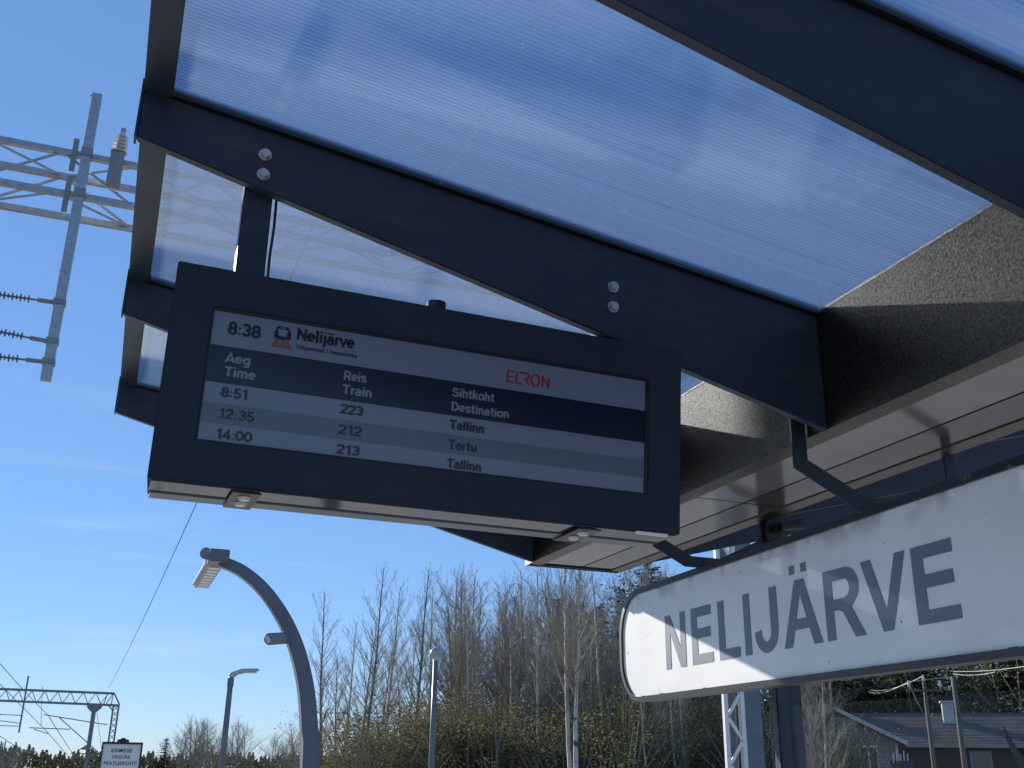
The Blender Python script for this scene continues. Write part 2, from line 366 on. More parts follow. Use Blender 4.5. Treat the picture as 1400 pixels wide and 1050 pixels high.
# column with hinge lamp
cb(MB().box(3.025, 3.170, 4.35, 4.402, .012, ZBG+.35), 'column', 'anthracite', bevel=.006)
cb(MB().box(2.93, 3.22, 4.28, 4.56, .001, .012), 'base_plate', 'galv')
cb(MB().box(3.025, 3.170, .30, .352, .012, ZBG+.35), 'column', 'anthracite', bevel=.006)
hp = cb(MB().box(3.02, 3.10, 4.315, 4.348, 1.08+H, 1.20+H).box(3.045, 3.065, 4.27, 4.314, 1.13+H, 1.15+H), 'camera_bracket', 'black')
cb(MB().tube([(3.06, 4.26, 1.145+H), (3.17, 4.24, 1.165+H)], [.022, .026], 14), 'camera', 'black', smooth=False)
# wind screen glass behind the beam, with a dark bird silhouette on it
gw = cb(MB().box(3.070, 3.078, 1.5, 4.33, .12, 2.05), 'glass_pane', 'glass')
cb(MB().box(3.062, 3.086, 1.48, 4.345, 2.05, 2.075), 'top_rail', 'anthracite')
cb(MB().box(3.05, 3.098, 1.48, 4.345, .08, .12), 'bottom_rail', 'anthracite')

# ------------------------------------------------------------------ curve outlines and lettering
dg = None
def curve_mesh(loops, depth):
    cu = bpy.data.curves.new('tmp', 'CURVE'); cu.dimensions = '2D'; cu.fill_mode = 'BOTH'; cu.extrude = depth
    for lp in loops:
        sp = cu.splines.new('POLY'); sp.points.add(len(lp)-1); sp.use_cyclic_u = True
        for i, (a, b) in enumerate(lp): sp.points[i].co = (a, b, 0, 1)
    o = bpy.data.objects.new('tmp', cu); C.objects.link(o)
    dgr = bpy.context.evaluated_depsgraph_get(); me = bpy.data.meshes.new_from_object(o.evaluated_get(dgr))
    bpy.data.objects.remove(o); return me
_unit = {}
def text_mesh(body, x0, x1, base, cap, depth, bold=.02, ref='H'):
    """text fitted between x0 and x1, capital height cap; returns list of (verts in x,y,z) and faces"""
    def mk(s):
        cu = bpy.data.curves.new('tmp', 'FONT'); cu.body = s; cu.size = 1; cu.extrude = .02; cu.offset = bold; cu.resolution_u = 3
        cu.space_character = 1.08
        o = bpy.data.objects.new('tmp', cu); C.objects.link(o)
        dgr = bpy.context.evaluated_depsgraph_get(); me = bpy.data.meshes.new_from_object(o.evaluated_get(dgr)); bpy.data.objects.remove(o)
        return me
    if ref not in _unit: _unit[ref] = max(v.co.y for v in mk(ref).vertices)
    me = mk(body); hh = _unit[ref]
    xs = [v.co.x for v in me.vertices]; a, b = min(xs), max(xs)
    sy_ = cap/hh; sx_ = (x1-x0)/(b-a)
    for v in me.vertices:
        v.co.x = x0 + (v.co.x-a)*sx_; v.co.y = base + v.co.y*sy_; v.co.z = v.co.z/.02*depth
    return me
def place_flat(me, name, mt, parent, ymap, kind=None):
    """me lies in x,y with depth z; stand it up: (x, y, z) -> ymap"""
    for v in me.vertices: v.co = Vector(ymap(v.co.x, v.co.y, v.co.z))
    me.name = name; me.materials.clear(); me.materials.append(M[mt])
    o = bpy.data.objects.new(name, me); C.objects.link(o); o.parent = parent
    return o

# a plain grotesque drawn as strokes: glyph = (advance width, polylines), capital height 1
def A_(cx, cz, rx, rz, a0, a1, n=10): return [(cx+rx*math.cos(R(a0+(a1-a0)*i/n)), cz+rz*math.sin(R(a0+(a1-a0)*i/n))) for i in range(n+1)]
xh = .73
bowl = A_(.28, .365, .22, .285, 0, 360, 20)
GL = {
 '0': (.64, [A_(.32, .5, .23, .42, 0, 360, 24)]), '1': (.5, [[(.10, .74), (.33, .90), (.33, 0)]]),
 '2': (.62, [A_(.31, .68, .22, .24, 170, -25, 12) + [(.09, .08), (.56, .08)]]),
 '3': (.62, [A_(.30, .70, .20, .22, 160, -70, 10) + [(.24, .52)], [(.24, .52)] + A_(.30, .30, .22, .22, 80, -160, 12)]),
 '5': (.62, [[(.52, .92), (.17, .92), (.13, .50)] + A_(.30, .31, .22, .24, 120, -155, 14)]),
 '8': (.64, [A_(.32, .70, .19, .215, 0, 360, 18), A_(.32, .285, .225, .215, 0, 360, 18)]),
 '4': (.64, [[(.45, 0), (.45, .92), (.07, .26), (.60, .26)]]),
 ':': (.30, [[(.14, .07), (.14, .19)], [(.14, .50), (.14, .62)]]), '/': (.46, [[(.06, -.06), (.38, 1)]]), ' ': (.3, []),
 'N': (.76, [[(.13, 0), (.13, 1)], [(.13, .95), (.62, .05)], [(.62, 0), (.62, 1)]]), 'A': (.74, [[(.06, 0), (.37, .95), (.68, 0)], [(.18, .27), (.56, .27)]]),
 'T': (.66, [[(.02, .92), (.64, .92)], [(.33, 0), (.33, .92)]]), 'V': (.72, [[(.05, 1), (.36, .06), (.67, 1)]]),
 'D': (.72, [[(.13, .08), (.32, .08)] + A_(.32, .5, .29, .42, -90, 90, 14) + [(.13, .92)], [(.13, 0), (.13, 1)]]),
 'R': (.70, [[(.13, 0), (.13, 1)], [(.13, .92), (.36, .92)] + A_(.36, .68, .22, .24, 90, -90, 10) + [(.13, .44)], [(.36, .44), (.62, 0)]]),
 'S': (.66, [A_(.33, .69, .22, .23, 15, 200, 12) + A_(.33, .30, .24, .23, 95, -165, 14)]),
 'e': (.58, [[(.07, .38), (.49, .38)] + A_(.28, .365, .21, .285, 5, 318, 18)]), 'l': (.28, [[(.14, 0), (.14, 1)]]),
 'i': (.28, [[(.14, 0), (.14, xh)], [(.14, .87), (.14, 1)]]), 'j': (.28, [[(.14, xh), (.14, -.12), (.10, -.2), (.0, -.21)], [(.14, .87), (.14, 1)]]),
 'a': (.56, [[(.44, 0), (.44, .46)] + A_(.27, .46, .17, .19, 0, 160, 10), [(.44, .40), (.26, .40)] + A_(.24, .235, .16, .165, 90, 270, 10) + [(.30, .07), (.44, .17)]]),
 'r': (.38, [[(.13, 0), (.13, xh)], [(.13, .48), (.22, .63), (.37, .65)]]), 'v': (.54, [[(.04, xh), (.27, .07), (.50, xh)]]),
 'u': (.58, [[(.12, xh), (.12, .25)] + A_(.28, .25, .16, .18, 180, 300, 8) + [(.45, .22)], [(.45, 0), (.45, xh)]]),
 'm': (.90, [[(.12, 0), (.12, xh)], A_(.28, .46, .16, .19, 180, 0, 10) + [(.44, 0)], A_(.60, .46, .16, .19, 180, 0, 10) + [(.76, 0)]]),
 'n': (.58, [[(.12, 0), (.12, xh)], A_(.285, .46, .165, .19, 180, 0, 10) + [(.45, 0)]]), 'h': (.58, [[(.12, 0), (.12, 1)], A_(.285, .46, .165, .19, 180, 0, 10) + [(.45, 0)]]),
 's': (.54, [A_(.27, .51, .17, .145, 20, 215, 10) + A_(.27, .22, .18, .155, 80, -160, 12)]),
 'd': (.60, [A_(.28, .365, .19, .285, 0, 360, 20), [(.47, 0), (.47, 1)]]), 'g': (.60, [A_(.28, .365, .19, .285, 0, 360, 20), [(.47, xh), (.47, -.02)] + A_(.29, -.04, .18, .17, 0, -150, 10)]),
 'p': (.60, [A_(.31, .365, .19, .285, 0, 360, 20), [(.12, -.22), (.12, xh)]]), 't': (.38, [[(.18, .92), (.18, .18), (.24, .08), (.36, .07)], [(.03, .65), (.35, .65)]]),
 'k': (.56, [[(.13, 0), (.13, 1)], [(.47, xh), (.15, .33)], [(.25, .42), (.50, 0)]]), 'o': (.60, [A_(.30, .365, .22, .285, 0, 360, 20)]),
}
GL['ä'] = (.56, GL['a'][1] + [[(.15, .86), (.15, .99)], [(.37, .86), (.37, .99)]])
def ribbon(vs, fs, pts, wd, z, tr):
    n = len(pts); closed = math.dist(pts[0], pts[-1]) < 1e-4
    if closed: pts = pts[:-1]; n -= 1
    base = len(vs)
    for i, p in enumerate(pts):
        a = pts[i-1] if (i or closed) else p; b = pts[(i+1) % n] if (i < n-1 or closed) else p
        def un(u, v):
            l = math.dist(u, v) or 1; return ((v[0]-u[0])/l, (v[1]-u[1])/l)
        d1 = un(a, p) if a != p else un(p, b); d2 = un(p, b) if b != p else d1
        nx, ny = -(d1[1]+d2[1]), d1[0]+d2[0]; l = math.hypot(nx, ny) or 1; nx /= l; ny /= l
        cs = max(.45, -d1[1]*nx + d1[0]*ny)
        for sg_ in (-1, 1): vs.append(tr(p[0]+nx*sg_*wd/2/cs, p[1]+ny*sg_*wd/2/cs, z))
    m_ = n if closed else n-1
    for i in range(m_):
        j = (i+1) % n; fs.append((base+2*i, base+2*j, base+2*j+1, base+2*i+1))
def stroke_text(s_, x0, x1, base, cap, wd, name, mt, parent, y):
    tot = sum(GL[c][0] for c in s_); k = (x1-x0)/(tot-.12)
    vs, fs = [], []; x = x0-.06*k; q = 0
    for c in s_:
        for pl in GL[c][1]:
            q += 1
            ribbon(vs, fs, pl, wd, 0, lambda a, b, z: (x+a*k, y-(q % 5)*.00012, base+b*cap))
        x += GL[c][0]*k
    mb = MB(); mb.v = vs; mb.f = fs
    return mb.build(name, M[mt], parent, fixn=False)

# ------------------------------------------------------------------ departure board
BX, BY, BZ = .861, 2.8262, 1.0199+H
board = bpy.data.objects.new('departure_board', None); C.objects.link(board)
tl_, rt_ = .0987, .0266
ex = Vector((math.cos(rt_), math.sin(rt_), 0)); ez = Vector((0, -math.sin(tl_), math.cos(tl_))); ex = (ex).normalized()
ey = ez.cross(ex).normalized(); ez = ex.cross(ey)
mw = Matrix.Identity(4)
for i in range(3): mw[i][0] = ex[i]; mw[i][1] = ey[i]; mw[i][2] = ez[i]; mw[i][3] = (BX, BY, BZ)[i]
board.matrix_world = mw
tag(board, 'dark hanging departure board with a wide screen listing trains to Tallinn and Tartu', 'departure board')
W2, Hh = .8205, .310
SX0, SX1, SZ0, SZ1 = -.709, .697, -.191, .193
YS = .0062
fr = MB()
# front bezel as four butt-jointed pieces + shell behind
DB = .205
fr.box(-W2, W2, 0, DB, SZ1+.0, Hh); fr.box(-W2, W2, 0, DB, -Hh, SZ0)
fr.box(-W2, SX0, 0, DB, SZ0, SZ1); fr.box(SX1, W2, 0, DB, SZ0, SZ1)
def bshell():
    n = MB()
    o = [(-W2, -Hh), (W2, -Hh), (W2, Hh), (-W2, Hh)]; i = [(SX0, SZ0), (SX1, SZ0), (SX1, SZ1), (SX0, SZ1)]
    for y in (0,):
        for a in o: n.v.append((a[0], y, a[1]))
        for a in i: n.v.append((a[0], y, a[1]))
    for a in i: n.v.append((a[0], .014, a[1]))
    for a in o: n.v.append((a[0]*(1-.016/W2), DB, a[1]-.099*DB))
    for k in range(4):
        j = (k+1) % 4
        n.f.append((k, j, 4+j, 4+k)); n.f.append((4+k, 4+j, 8+j, 8+k)); n.f.append((k, 12+k, 12+j, j))
    n.f.append((12, 13, 14, 15)); n.f.append((8, 9, 10, 11))
    return n
hs = bshell().build('housing', M['board'], board, bevel=.0035)
tr = MB()
for (a, b, c, d) in ((SX0+.001, SX1-.001, SZ1-.008, SZ1-.001), (SX0+.001, SX1-.001, SZ0+.0005, SZ0+.002)): tr.box(a, b, .0035, .0135, c, d)
tr.box(SX1-.010, SX1-.001, .0035, .0135, SZ0+.0045, SZ1-.0085); tr.box(SX0+.001, SX0+.004, .0035, .0135, SZ0+.0045, SZ1-.0085)
tr.build('screen_gasket', M['black'], board)
sc = MB().box(SX0+.0045, SX1-.0105, .0075, .0135, SZ0+.0025, SZ1-.0085).build('screen', M['screen'], board)
MB().box(SX0+.0045, SX1-.0105, .0062, .0073, -.023, .084).build('header_band', M['navy'], sc)
MB().box(SX0+.0045, SX1-.0105, .0062, .0073, -.139, -.0825).build('row_band', M['row'], sc)
up = lambda a, b, c: (a, .0052 + c, b + .003)
def txt(s, x0, x1, base, cap, mt, bold=.018, ref='H'):
    return stroke_text(s, x0, x1, base+.002, cap, .185 if cap > .02 else .15, 'lettering', mt, sc, .0056)
txt('8:38', -.660, -.572, .119, .038, 'ink', .018, '8')
txt('Nelijärve', -.466, -.298, .134, .036, 'ink', .022)
txt('Väljumised / Departures', -.466, -.286, .107, .0125, 'ink', .015)
txt('Aeg', -.657, -.590, .036, .028, 'pale_ink'); txt('Time', -.655, -.572, -.004, .028, 'pale_ink')
txt('Reis', -.318, -.252, .036, .028, 'pale_ink'); txt('Train', -.318, -.232, -.006, .028, 'pale_ink')
txt('Sihtkoht', .019, .153, .035, .028, 'pale_ink'); txt('Destination', .019, .206, -.010, .028, 'pale_ink')
for b_, a_, n_, t_, xa, xn, xt in ((-.064, '8:51', '223', 'Tallinn', -.586, -.253, .127), (-.125, '12:35', '212', 'Tartu', -.561, -.253, .106), (-.183, '14:00', '213', 'Tallinn', -.561, -.253, .125)):
    txt(a_, -.657, xa, b_, .0285, 'ink', .018, '8'); txt(n_, -.318, xn, b_-.001, .0285, 'ink', .018, '8'); txt(t_, .018, xt, b_-.003, .0285, 'ink')
# operator word mark in thin strokes
def strokes(lines, x0, z0, sxx, szz, t):
    mb = MB()
    for l in lines:
        for (a, b), (c, d) in zip(l[:-1], l[1:]):
            mb.bar((x0+a*sxx, .0060, z0+b*szz), (x0+c*sxx, .0060, z0+d*szz), t, .001, up=(0, 1, 0))
    return mb
def arc(cx, cz, rx, rz, a0, a1, n=14): return [(cx+rx*math.cos(R(a0+(a1-a0)*i/n)), cz+rz*math.sin(R(a0+(a1-a0)*i/n))) for i in range(n+1)]
logo = [[(.8, 0), (0, 0), (0, 1), (.8, 1)], [(0, .5), (.7, .5)], [(1.05, 1), (1.05, 0), (1.7, 0)], [(1.35, 1), (2.2, 1)] + arc(2.2, .74, .3, .26, 90, -90, 8) + [(1.95, .48)],
        [(2.1, .48), (2.55, 0)], arc(3.25, .5, .48, .5, 0, 360, 24), [(4.1, 0), (4.1, 1), (4.85, 0), (4.85, 1)]]
strokes(logo, .195, .110, .142/4.85, .036, .0045).build('wordmark', M['red_ink'], sc)
# train pictogram
ic = MB()
ic.prism([(-.526, .128), (-.490, .128), (-.484, .134), (-.484, .150), (-.492, .168), (-.524, .168), (-.532, .150), (-.532, .134)], .0060, .0072).build('train_icon', M['ink'], sc)
MB().prism([(-.519, .139), (-.497, .139), (-.493, .159), (-.523, .159)], .0052, .0059).build('train_icon_window', M['screen'], sc)
MB().box(-.514, -.502, .0052, .0059, .162, .165).build('train_icon_lamp', M['pale_ink'], sc)
tk = MB()
for (a, b) in (((-.524, .126), (-.536, .104)), ((-.492, .126), (-.480, .104)), ((-.526, .121), (-.490, .121)), ((-.530, .114), (-.486, .114)), ((-.534, .107), (-.482, .107)), ((-.530, .131), (-.5165, .131)), ((-.4995, .131), (-.486, .131))):
    tk.bar((a[0], .0057, a[1]), (b[0], .0057, b[1]), .0032, .0005, up=(0, 1, 0))
tk.build('train_icon_track', M['orange_ink'], sc)
# underside: polished plate, sensor brackets, light strip; sheared so that it lies level
def shear(mb):
    mb.v = [(a, b, c-.099*b) for a, b, c in mb.v]; return mb
shear(MB().box(-W2+.012, W2-.012, .012, .125, -Hh-.004, -Hh-.001)).build('underside_plate', M['board_under'], board, bevel=.001)
shear(MB().prism([(.132, -Hh-.001), (.132, -Hh-.008), (.198, -Hh-.008), (.200, -Hh-.001)], -W2+.019, W2-.019, axis='x')).build('underside_rail', M['pole_paint'], board)
for xb in (-.555, .50):
    bk = shear(MB().box(xb-.040, xb+.040, .004, .201, -Hh-.014, -Hh-.0085)).build('sensor_bracket', M['black'], board, bevel=.002)
    for yy in (.055, .125):
        shear(MB().tube([(xb, yy, -Hh-.022), (xb, yy, -Hh-.0145)], [.014, .019], 16)).build('sensor_lens', M['lens'], bk, smooth=False)
shear(MB().box(.66, .775, .002, .011, -Hh-.010, -Hh-.002)).build('light_strip', M['led'], board)
MB().tube([(-.044, .035, Hh+.001), (-.044, .035, Hh+.026)], .030, 24).build('cap', M['black'], board)
MB().tube([(.011, -.0015, .253), (.011, .003, .253)], .006, 12).build('light_sensor', M['black'], board)
bpy.context.view_layer.update()
inv = mw.inverted()
def lw(p): return tuple(inv @ Vector(p))
# two hanging posts from the canopy rafter, with their cable
for x in (.258, 1.492):
    zr = ZBE + (x-UE)*(ZBG-ZBE)/(UG-UE)
    mb = MB().box(x-.045, x+.045, 2.984, 3.045, 1.30+H, zr+.10); mb.v = [lw(v) for v in mb.v]
    mb.build('hanging_post', M['anthracite'], board, bevel=.004)
    mb = MB().tube([(x+.058, 3.0, zr+.05), (x+.060, 2.998, zr-.1), (x+.056, 3.0, 1.5+H), (x+.058, 2.99, 1.30+H)], .0045, 8); mb.v = [lw(v) for v in mb.v]
    mb.build('cable', M['black'], board)

# ------------------------------------------------------------------ station name sign
SR = .0389
sg = thing('station_name_sign', (2.63, 4.7108, .6+H), 'long white sign with rounded ends reading NELIJÄRVE, hung under the canopy beam', 'sign')
# local frame: X along the sign to the viewer's right, Y into the sign, Z up
mm = Matrix.Identity(4)
e = Vector((-math.sin(SR), -math.cos(SR), 0)); nn = Vector((math.cos(SR), -math.sin(SR), 0))
for i in range(3): mm[i][0] = e[i]; mm[i][1] = nn[i]; mm[i][2] = (0, 0, 1)[i]; mm[i][3] = (2.63, 4.7108, H)[i]
sg.matrix_world = mm
sX0, sX1, sZ0, sZ1, rc = -.545, 2.66, .330, .918, .235
def rr(x0, x1, z0, z1, r, n=12):
    p = []
    for cx, cz, a in ((x1-r, z1-r, 0), (x0+r, z1-r, 90), (x0+r, z0+r, 180), (x1-r, z0+r, 270)):
        for i in range(n+1): t = R(a + 90*i/n); p.append((cx+r*math.cos(t), cz+r*math.sin(t)))
    return p
ou, inn = rr(sX0, sX1, sZ0, sZ1, rc), rr(sX0+.032, sX1-.032, sZ0+.026, sZ1-.030, rc-.028)
fb = MB(); n = len(ou)
for p in ou: fb.v.append((p[0], 0, p[1]))
for p in inn: fb.v.append((p[0], -.003, p[1]))
for p in inn: fb.v.append((p[0], .012, p[1]))
for p in ou: fb.v.append((p[0], .022, p[1]))
for i in range(n):
    j = (i+1) % n
    fb.f += [(i, j, n+j, n+i), (n+i, n+j, 2*n+j, 2*n+i), (i, 3*n+i, 3*n+j, j)]
fb.build('rim', M['sign_frame'], sg, bevel=0)
fc = MB().prism(inn, .008, .012)
fo = fc.build('sign_face', M['sign_face'], sg)
# body: mesh recentred so its Z runs from the sign's middle
cs = MB().prism(rr(sX0+.004, sX1-.004, sZ0+.004, sZ1-.004, rc-.004), .0225, .10); cs.build('casing', M['sign_side'], sg)
MB().prism(inn, .101, .104).build('sign_face', M['sign_face'], sg)
b0, b1 = .469, .732
h_ = b1-b0; st = .058
def rect(x0, x1, z0, z1): return [(x0, z0), (x1, z0), (x1, z1), (x0, z1)]
def arcp(cx, cz, rx, rz, a0, a1, n=14): return arc(cx, cz, rx, rz, a0, a1, n)
letters = []
letters.append([[(0, b0), (.054, b0), (.054, b0+.175), (.157, b0), (.213, b0), (.213, b1), (.160, b1), (.160, b0+.092), (.056, b1), (0, b1)]])
def E_(x0, x1, t=.045): return [[(x0, b0), (x1, b0), (x1, b0+t), (x0+st, b0+t), (x0+st, b0+.118), (x1-.014, b0+.118), (x1-.014, b0+.118+t), (x0+st, b0+.118+t), (x0+st, b1-t), (x1-.006, b1-t), (x1-.006, b1), (x0, b1)]]
letters.append(E_(.275, .476))
letters.append([[(.534, b0), (.715, b0), (.715, b0+.045), (.590, b0+.045), (.590, b1), (.534, b1)]])
letters.append([rect(.759, .812, b0, b1)])
letters.append([[(.972, b1), (.972, b0+.085)] + arcp(.934, b0+.083, .038, .040, 0, -180, 10) + [(.896, b0+.096), (.843, b0+.088)] + arcp(.934, b0+.086, .091, .089, 180, 360, 16) + [(1.028, b0+.09), (1.028, b1)]])
letters.append([[(1.062, b0), (1.120, b0), (1.146, b0+.066), (1.247, b0+.066), (1.271, b0), (1.330, b0), (1.229, b1), (1.165, b1)], [(1.161, b0+.108), (1.232, b0+.108), (1.197, b0+.206)]])
letters.append([rect(1.134, 1.172, b1+.026, b1+.062)]); letters.append([rect(1.217, 1.256, b1+.026, b1+.062)])
letters.append([[(1.360, b0), (1.414, b0), (1.414, b0+.108), (1.446, b0+.108), (1.470, b0+.098), (1.534, b0), (1.597, b0), (1.524, b0+.112)] + arcp(1.500, b1-.073, .078, .073, -50, 90, 12) + [(1.360, b1)],
                [(1.414, b0+.150), (1.484, b0+.150)] + arcp(1.490, b0+.186, .032, .034, -80, 80, 8) + [(1.414, b1-.043)]])
letters.append([[(1.694, b0), (1.748, b0), (1.850, b1), (1.793, b1), (1.722, b0+.072), (1.657, b1), (1.599, b1)]])
letters.append(E_(1.878, 2.086))
for lo_ in letters:
    me = curve_mesh(lo_, .0007)
    place_flat(me, 'letter', 'sign_letter', sg, lambda a, b, c: (a, .0068 + c, b))
# bits of sealant bead along the rim
sb = MB()
for i in range(16):
    x = random.uniform(sX0+.28, sX1-.3); z = random.choice((sZ0+.026, sZ0+.024, sZ1-.030)); ww = random.uniform(.004, .016)
    sb.box(x-ww, x+ww, -.0034-random.random()*.001, .0075, z-.0015, z+.0025)
sb.build('sealant', M['sign_frame'], sg, fixn=False)['kind'] = 'stuff'
# two hangers of bent flat steel, each a yoke over the sign
inv2 = mm.inverted()
def yoke(y):
    t = .066; zt = 1.30
    L_ = [(2.288, zt), (2.288, 1.055), (2.56, .922), (2.76, .922), (3.052, 1.055), (3.052, zt), (3.004, zt), (3.004, 1.092), (2.757, .975), (2.60, .975), (2.352, 1.092), (2.352, zt)]
    mb = MB().prism([(a, b+H) for a, b in L_], y, y+.010)
    mb.v = [tuple(inv2 @ Vector(v)) for v in mb.v]
    mb.build('hanger', M['anthracite'], sg, bevel=.002)
yoke(3.07); yoke(4.35)

# bird silhouette on the glass
d = ray(1388, 1015); q = EYE + d*(3.066/d.x)
bird = MB(); by, bz = q.y, q.z
o2 = [(by+.045, bz+.055), (by+.040, bz+.015), (by+.022, bz-.035), (by+.004, bz-.075), (by-.03, bz-.13), (by-.10, bz-.19), (by-.17, bz-.16), (by-.26, bz-.15), (by-.20, bz-.12), (by-.12, bz-.09), (by-.06, bz-.075), (by-.02, bz-.04), (by+.012, bz+.0)]
bird.prism([(a, b) for a, b in o2], 3.0655, 3.0690, axis='x')
cb(bird, 'bird_decal', 'black')

# ------------------------------------------------------------------ arched lamp post
A0 = at_y(425, 1050, 9.0)
lp = thing('arched_lamp_post', (A0.x, 9.0, 0), 'tall blue-grey post arching over to a flat lamp head, small camera halfway', 'lamp post')
ctr = [(1.70, -1.6), (1.69, -.03), (1.655, .30), (1.60, .62), (1.50, .92), (1.37, 1.16), (1.19, 1.38), (.99, 1.53), (.80, 1.60)]
def spl(P, n=6):
    out = []
    for i in range(len(P)-1):
        p0, p1, p2, p3 = P[max(i-1, 0)], P[i], P[i+1], P[min(i+2, len(P)-1)]
        for k in range(n):
            t = k/n
            out.append(tuple(.5*((2*p1[j]) + (-p0[j]+p2[j])*t + (2*p0[j]-5*p1[j]+4*p2[j]-p3[j])*t*t + (-p0[j]+3*p1[j]-3*p2[j]+p3[j])*t**3) for j in range(2)))
    out.append(P[-1]); return out
path = [p for p in spl(ctr)]
mb = MB(); n0 = 0
for i, (x, z) in enumerate(path):
    a = path[max(i-1, 0)]; b = path[min(i+1, len(path)-1)]; dx, dz = b[0]-a[0], b[1]-a[1]; l = math.hypot(dx, dz); nx, nz = dz/l, -dx/l
    wv = .15 - .065*i/(len(path)-1); dv = .145 - .05*i/(len(path)-1)
    for sx_, sy_ in ((-1, -1), (1, -1), (1, 1), (-1, 1)):
        mb.v.append((x+nx*sx_*wv/2, 9.0+sy_*dv/2, z+nz*sx_*wv/2+H))
    if i:
        for k in range(4):
            j = (k+1) % 4; mb.f.append((4*i-4+k, 4*i-4+j, 4*i+j, 4*i+k))
mb.f += [(0, 1, 2, 3), tuple(len(mb.v)-4+k for k in (3, 2, 1, 0))]
offl = (A0.x, 9.0, 0)
arm = mb.build('post', M['pole_paint'], lp, off=offl, bevel=.008)
MB().box(1.58, 1.82, 8.88, 9.12, .001, .012).build('base_plate', M['galv'], lp, off=offl)
hd = MB().box(.70, .86, 8.86, 9.12, 1.575+H, 1.68+H).build('arm_socket', M['pole_paint'], lp, off=offl, bevel=.006)
hp_ = MB().box(.715, .845, 9.123, 10.45, 1.585+H, 1.605+H).build('lamp_head', M['lamp_body'], lp, off=offl, bevel=.004)
fn = MB()
for k in range(11): fn.box(.72, .84, 9.2+k*.115, 9.215+k*.115, 1.606+H, 1.66+H)
fn.build('cooling_fin', M['lamp_body'], hp_, off=offl)['kind'] = 'stuff'
le = MB()
for k in range(8):
    MB().box(.735, .825, 9.18+k*.155, 9.29+k*.155, 1.574+H, 1.584+H).build('led_module', M['lens'], hp_, off=offl)
MB().box(.690, .713, 9.12, 10.40, 1.60+H, 1.625+H).build('side_rail', M['lamp_body'], lp, off=offl)
MB().tube([(.672, 9.0, 1.66+H), (.698, 9.04, 1.66+H)], .05, 12).build('photocell', M['grey_steel'], lp, off=offl)
cmr = MB().tube([(1.24, 8.86, .965+H), (1.25, 8.88, .97+H), (1.40, 9.0, 1.0+H), (1.43, 9.01, 1.01+H)], [.036, .050, .050, .032], 16).build('camera', M['grey_steel'], lp, off=offl, smooth=False)
MB().tube([(1.232, 8.855, .963+H), (1.24, 8.86, .966+H)], .030, 16).build('camera_lens', M['lens'], cmr, off=offl)

# ------------------------------------------------------------------ small street lamps
def lamp_flat():
    p = at_d(303, 1050, 26.0); x, y = p.x, p.y; t = at_d(318, 920, 26.0)
    o = thing('street_lamp', (x, y, 0), 'slim grey street lamp whose long flat head points right, beyond the arched post', 'street lamp')
    f = (x, y, 0)
    MB().tube([(x, y, 0), (x, y, t.z-.25), (x, y, t.z-.02)], [.085, .062, .05], 12).build('pole', M['pole_paint'], o, off=f, smooth=True)
    MB().tube([(x, y, t.z-.32), (x, y, t.z-.12)], .075, 12).build('collar', M['pole_paint'], o, off=f)
    MB().prism([(x-.06, t.z-.10), (x+.05, t.z-.12), (x+.16, t.z-.03), (x+.34, t.z+.02), (x+.62, t.z+.06), (x+.64, t.z+.09), (x+.56, t.z+.12), (x+.22, t.z+.10), (x+.02, t.z+.02), (x-.06, t.z-.02)], y-.12, y+.12).build('lamp_head', M['lamp_body'], o, off=f, bevel=.02)
    MB().box(x+.30, x+.58, y-.09, y+.09, t.z+.015, t.z+.03).build('lens', M['lens'], o, off=f)
lamp_flat()
def lamp_round():
    p = at_d(590, 1050, 25.0); x, y = p.x, p.y; t = at_d(597, 897, 25.0)
    o = thing('street_lamp', (x, y, 0), 'slim street lamp with a short pale blunt head, in front of the bare trees', 'street lamp')
    f = (x, y, 0)
    MB().tube([(x, y, 0), (x, y, t.z)], [.085, .055], 12).build('pole', M['pole_paint'], o, off=f, smooth=True)
    MB().tube([(x-.14, y-.16, t.z-.03), (x-.10, y-.12, t.z+.05), (x+.02, y+.0, t.z+.10), (x+.14, y+.14, t.z+.10), (x+.24, y+.26, t.z+.06), (x+.27, y+.3, t.z+.03)], [.03, .09, .13, .13, .09, .03], 14).build('lamp_head', M['lamp_body'], o, off=f, smooth=True)
    MB().tube([(x-.05, y-.1, t.z-.04), (x+.1, y+.08, t.z-.05)], .06, 10).build('lens', M['lens'], o, off=f)
lamp_round()

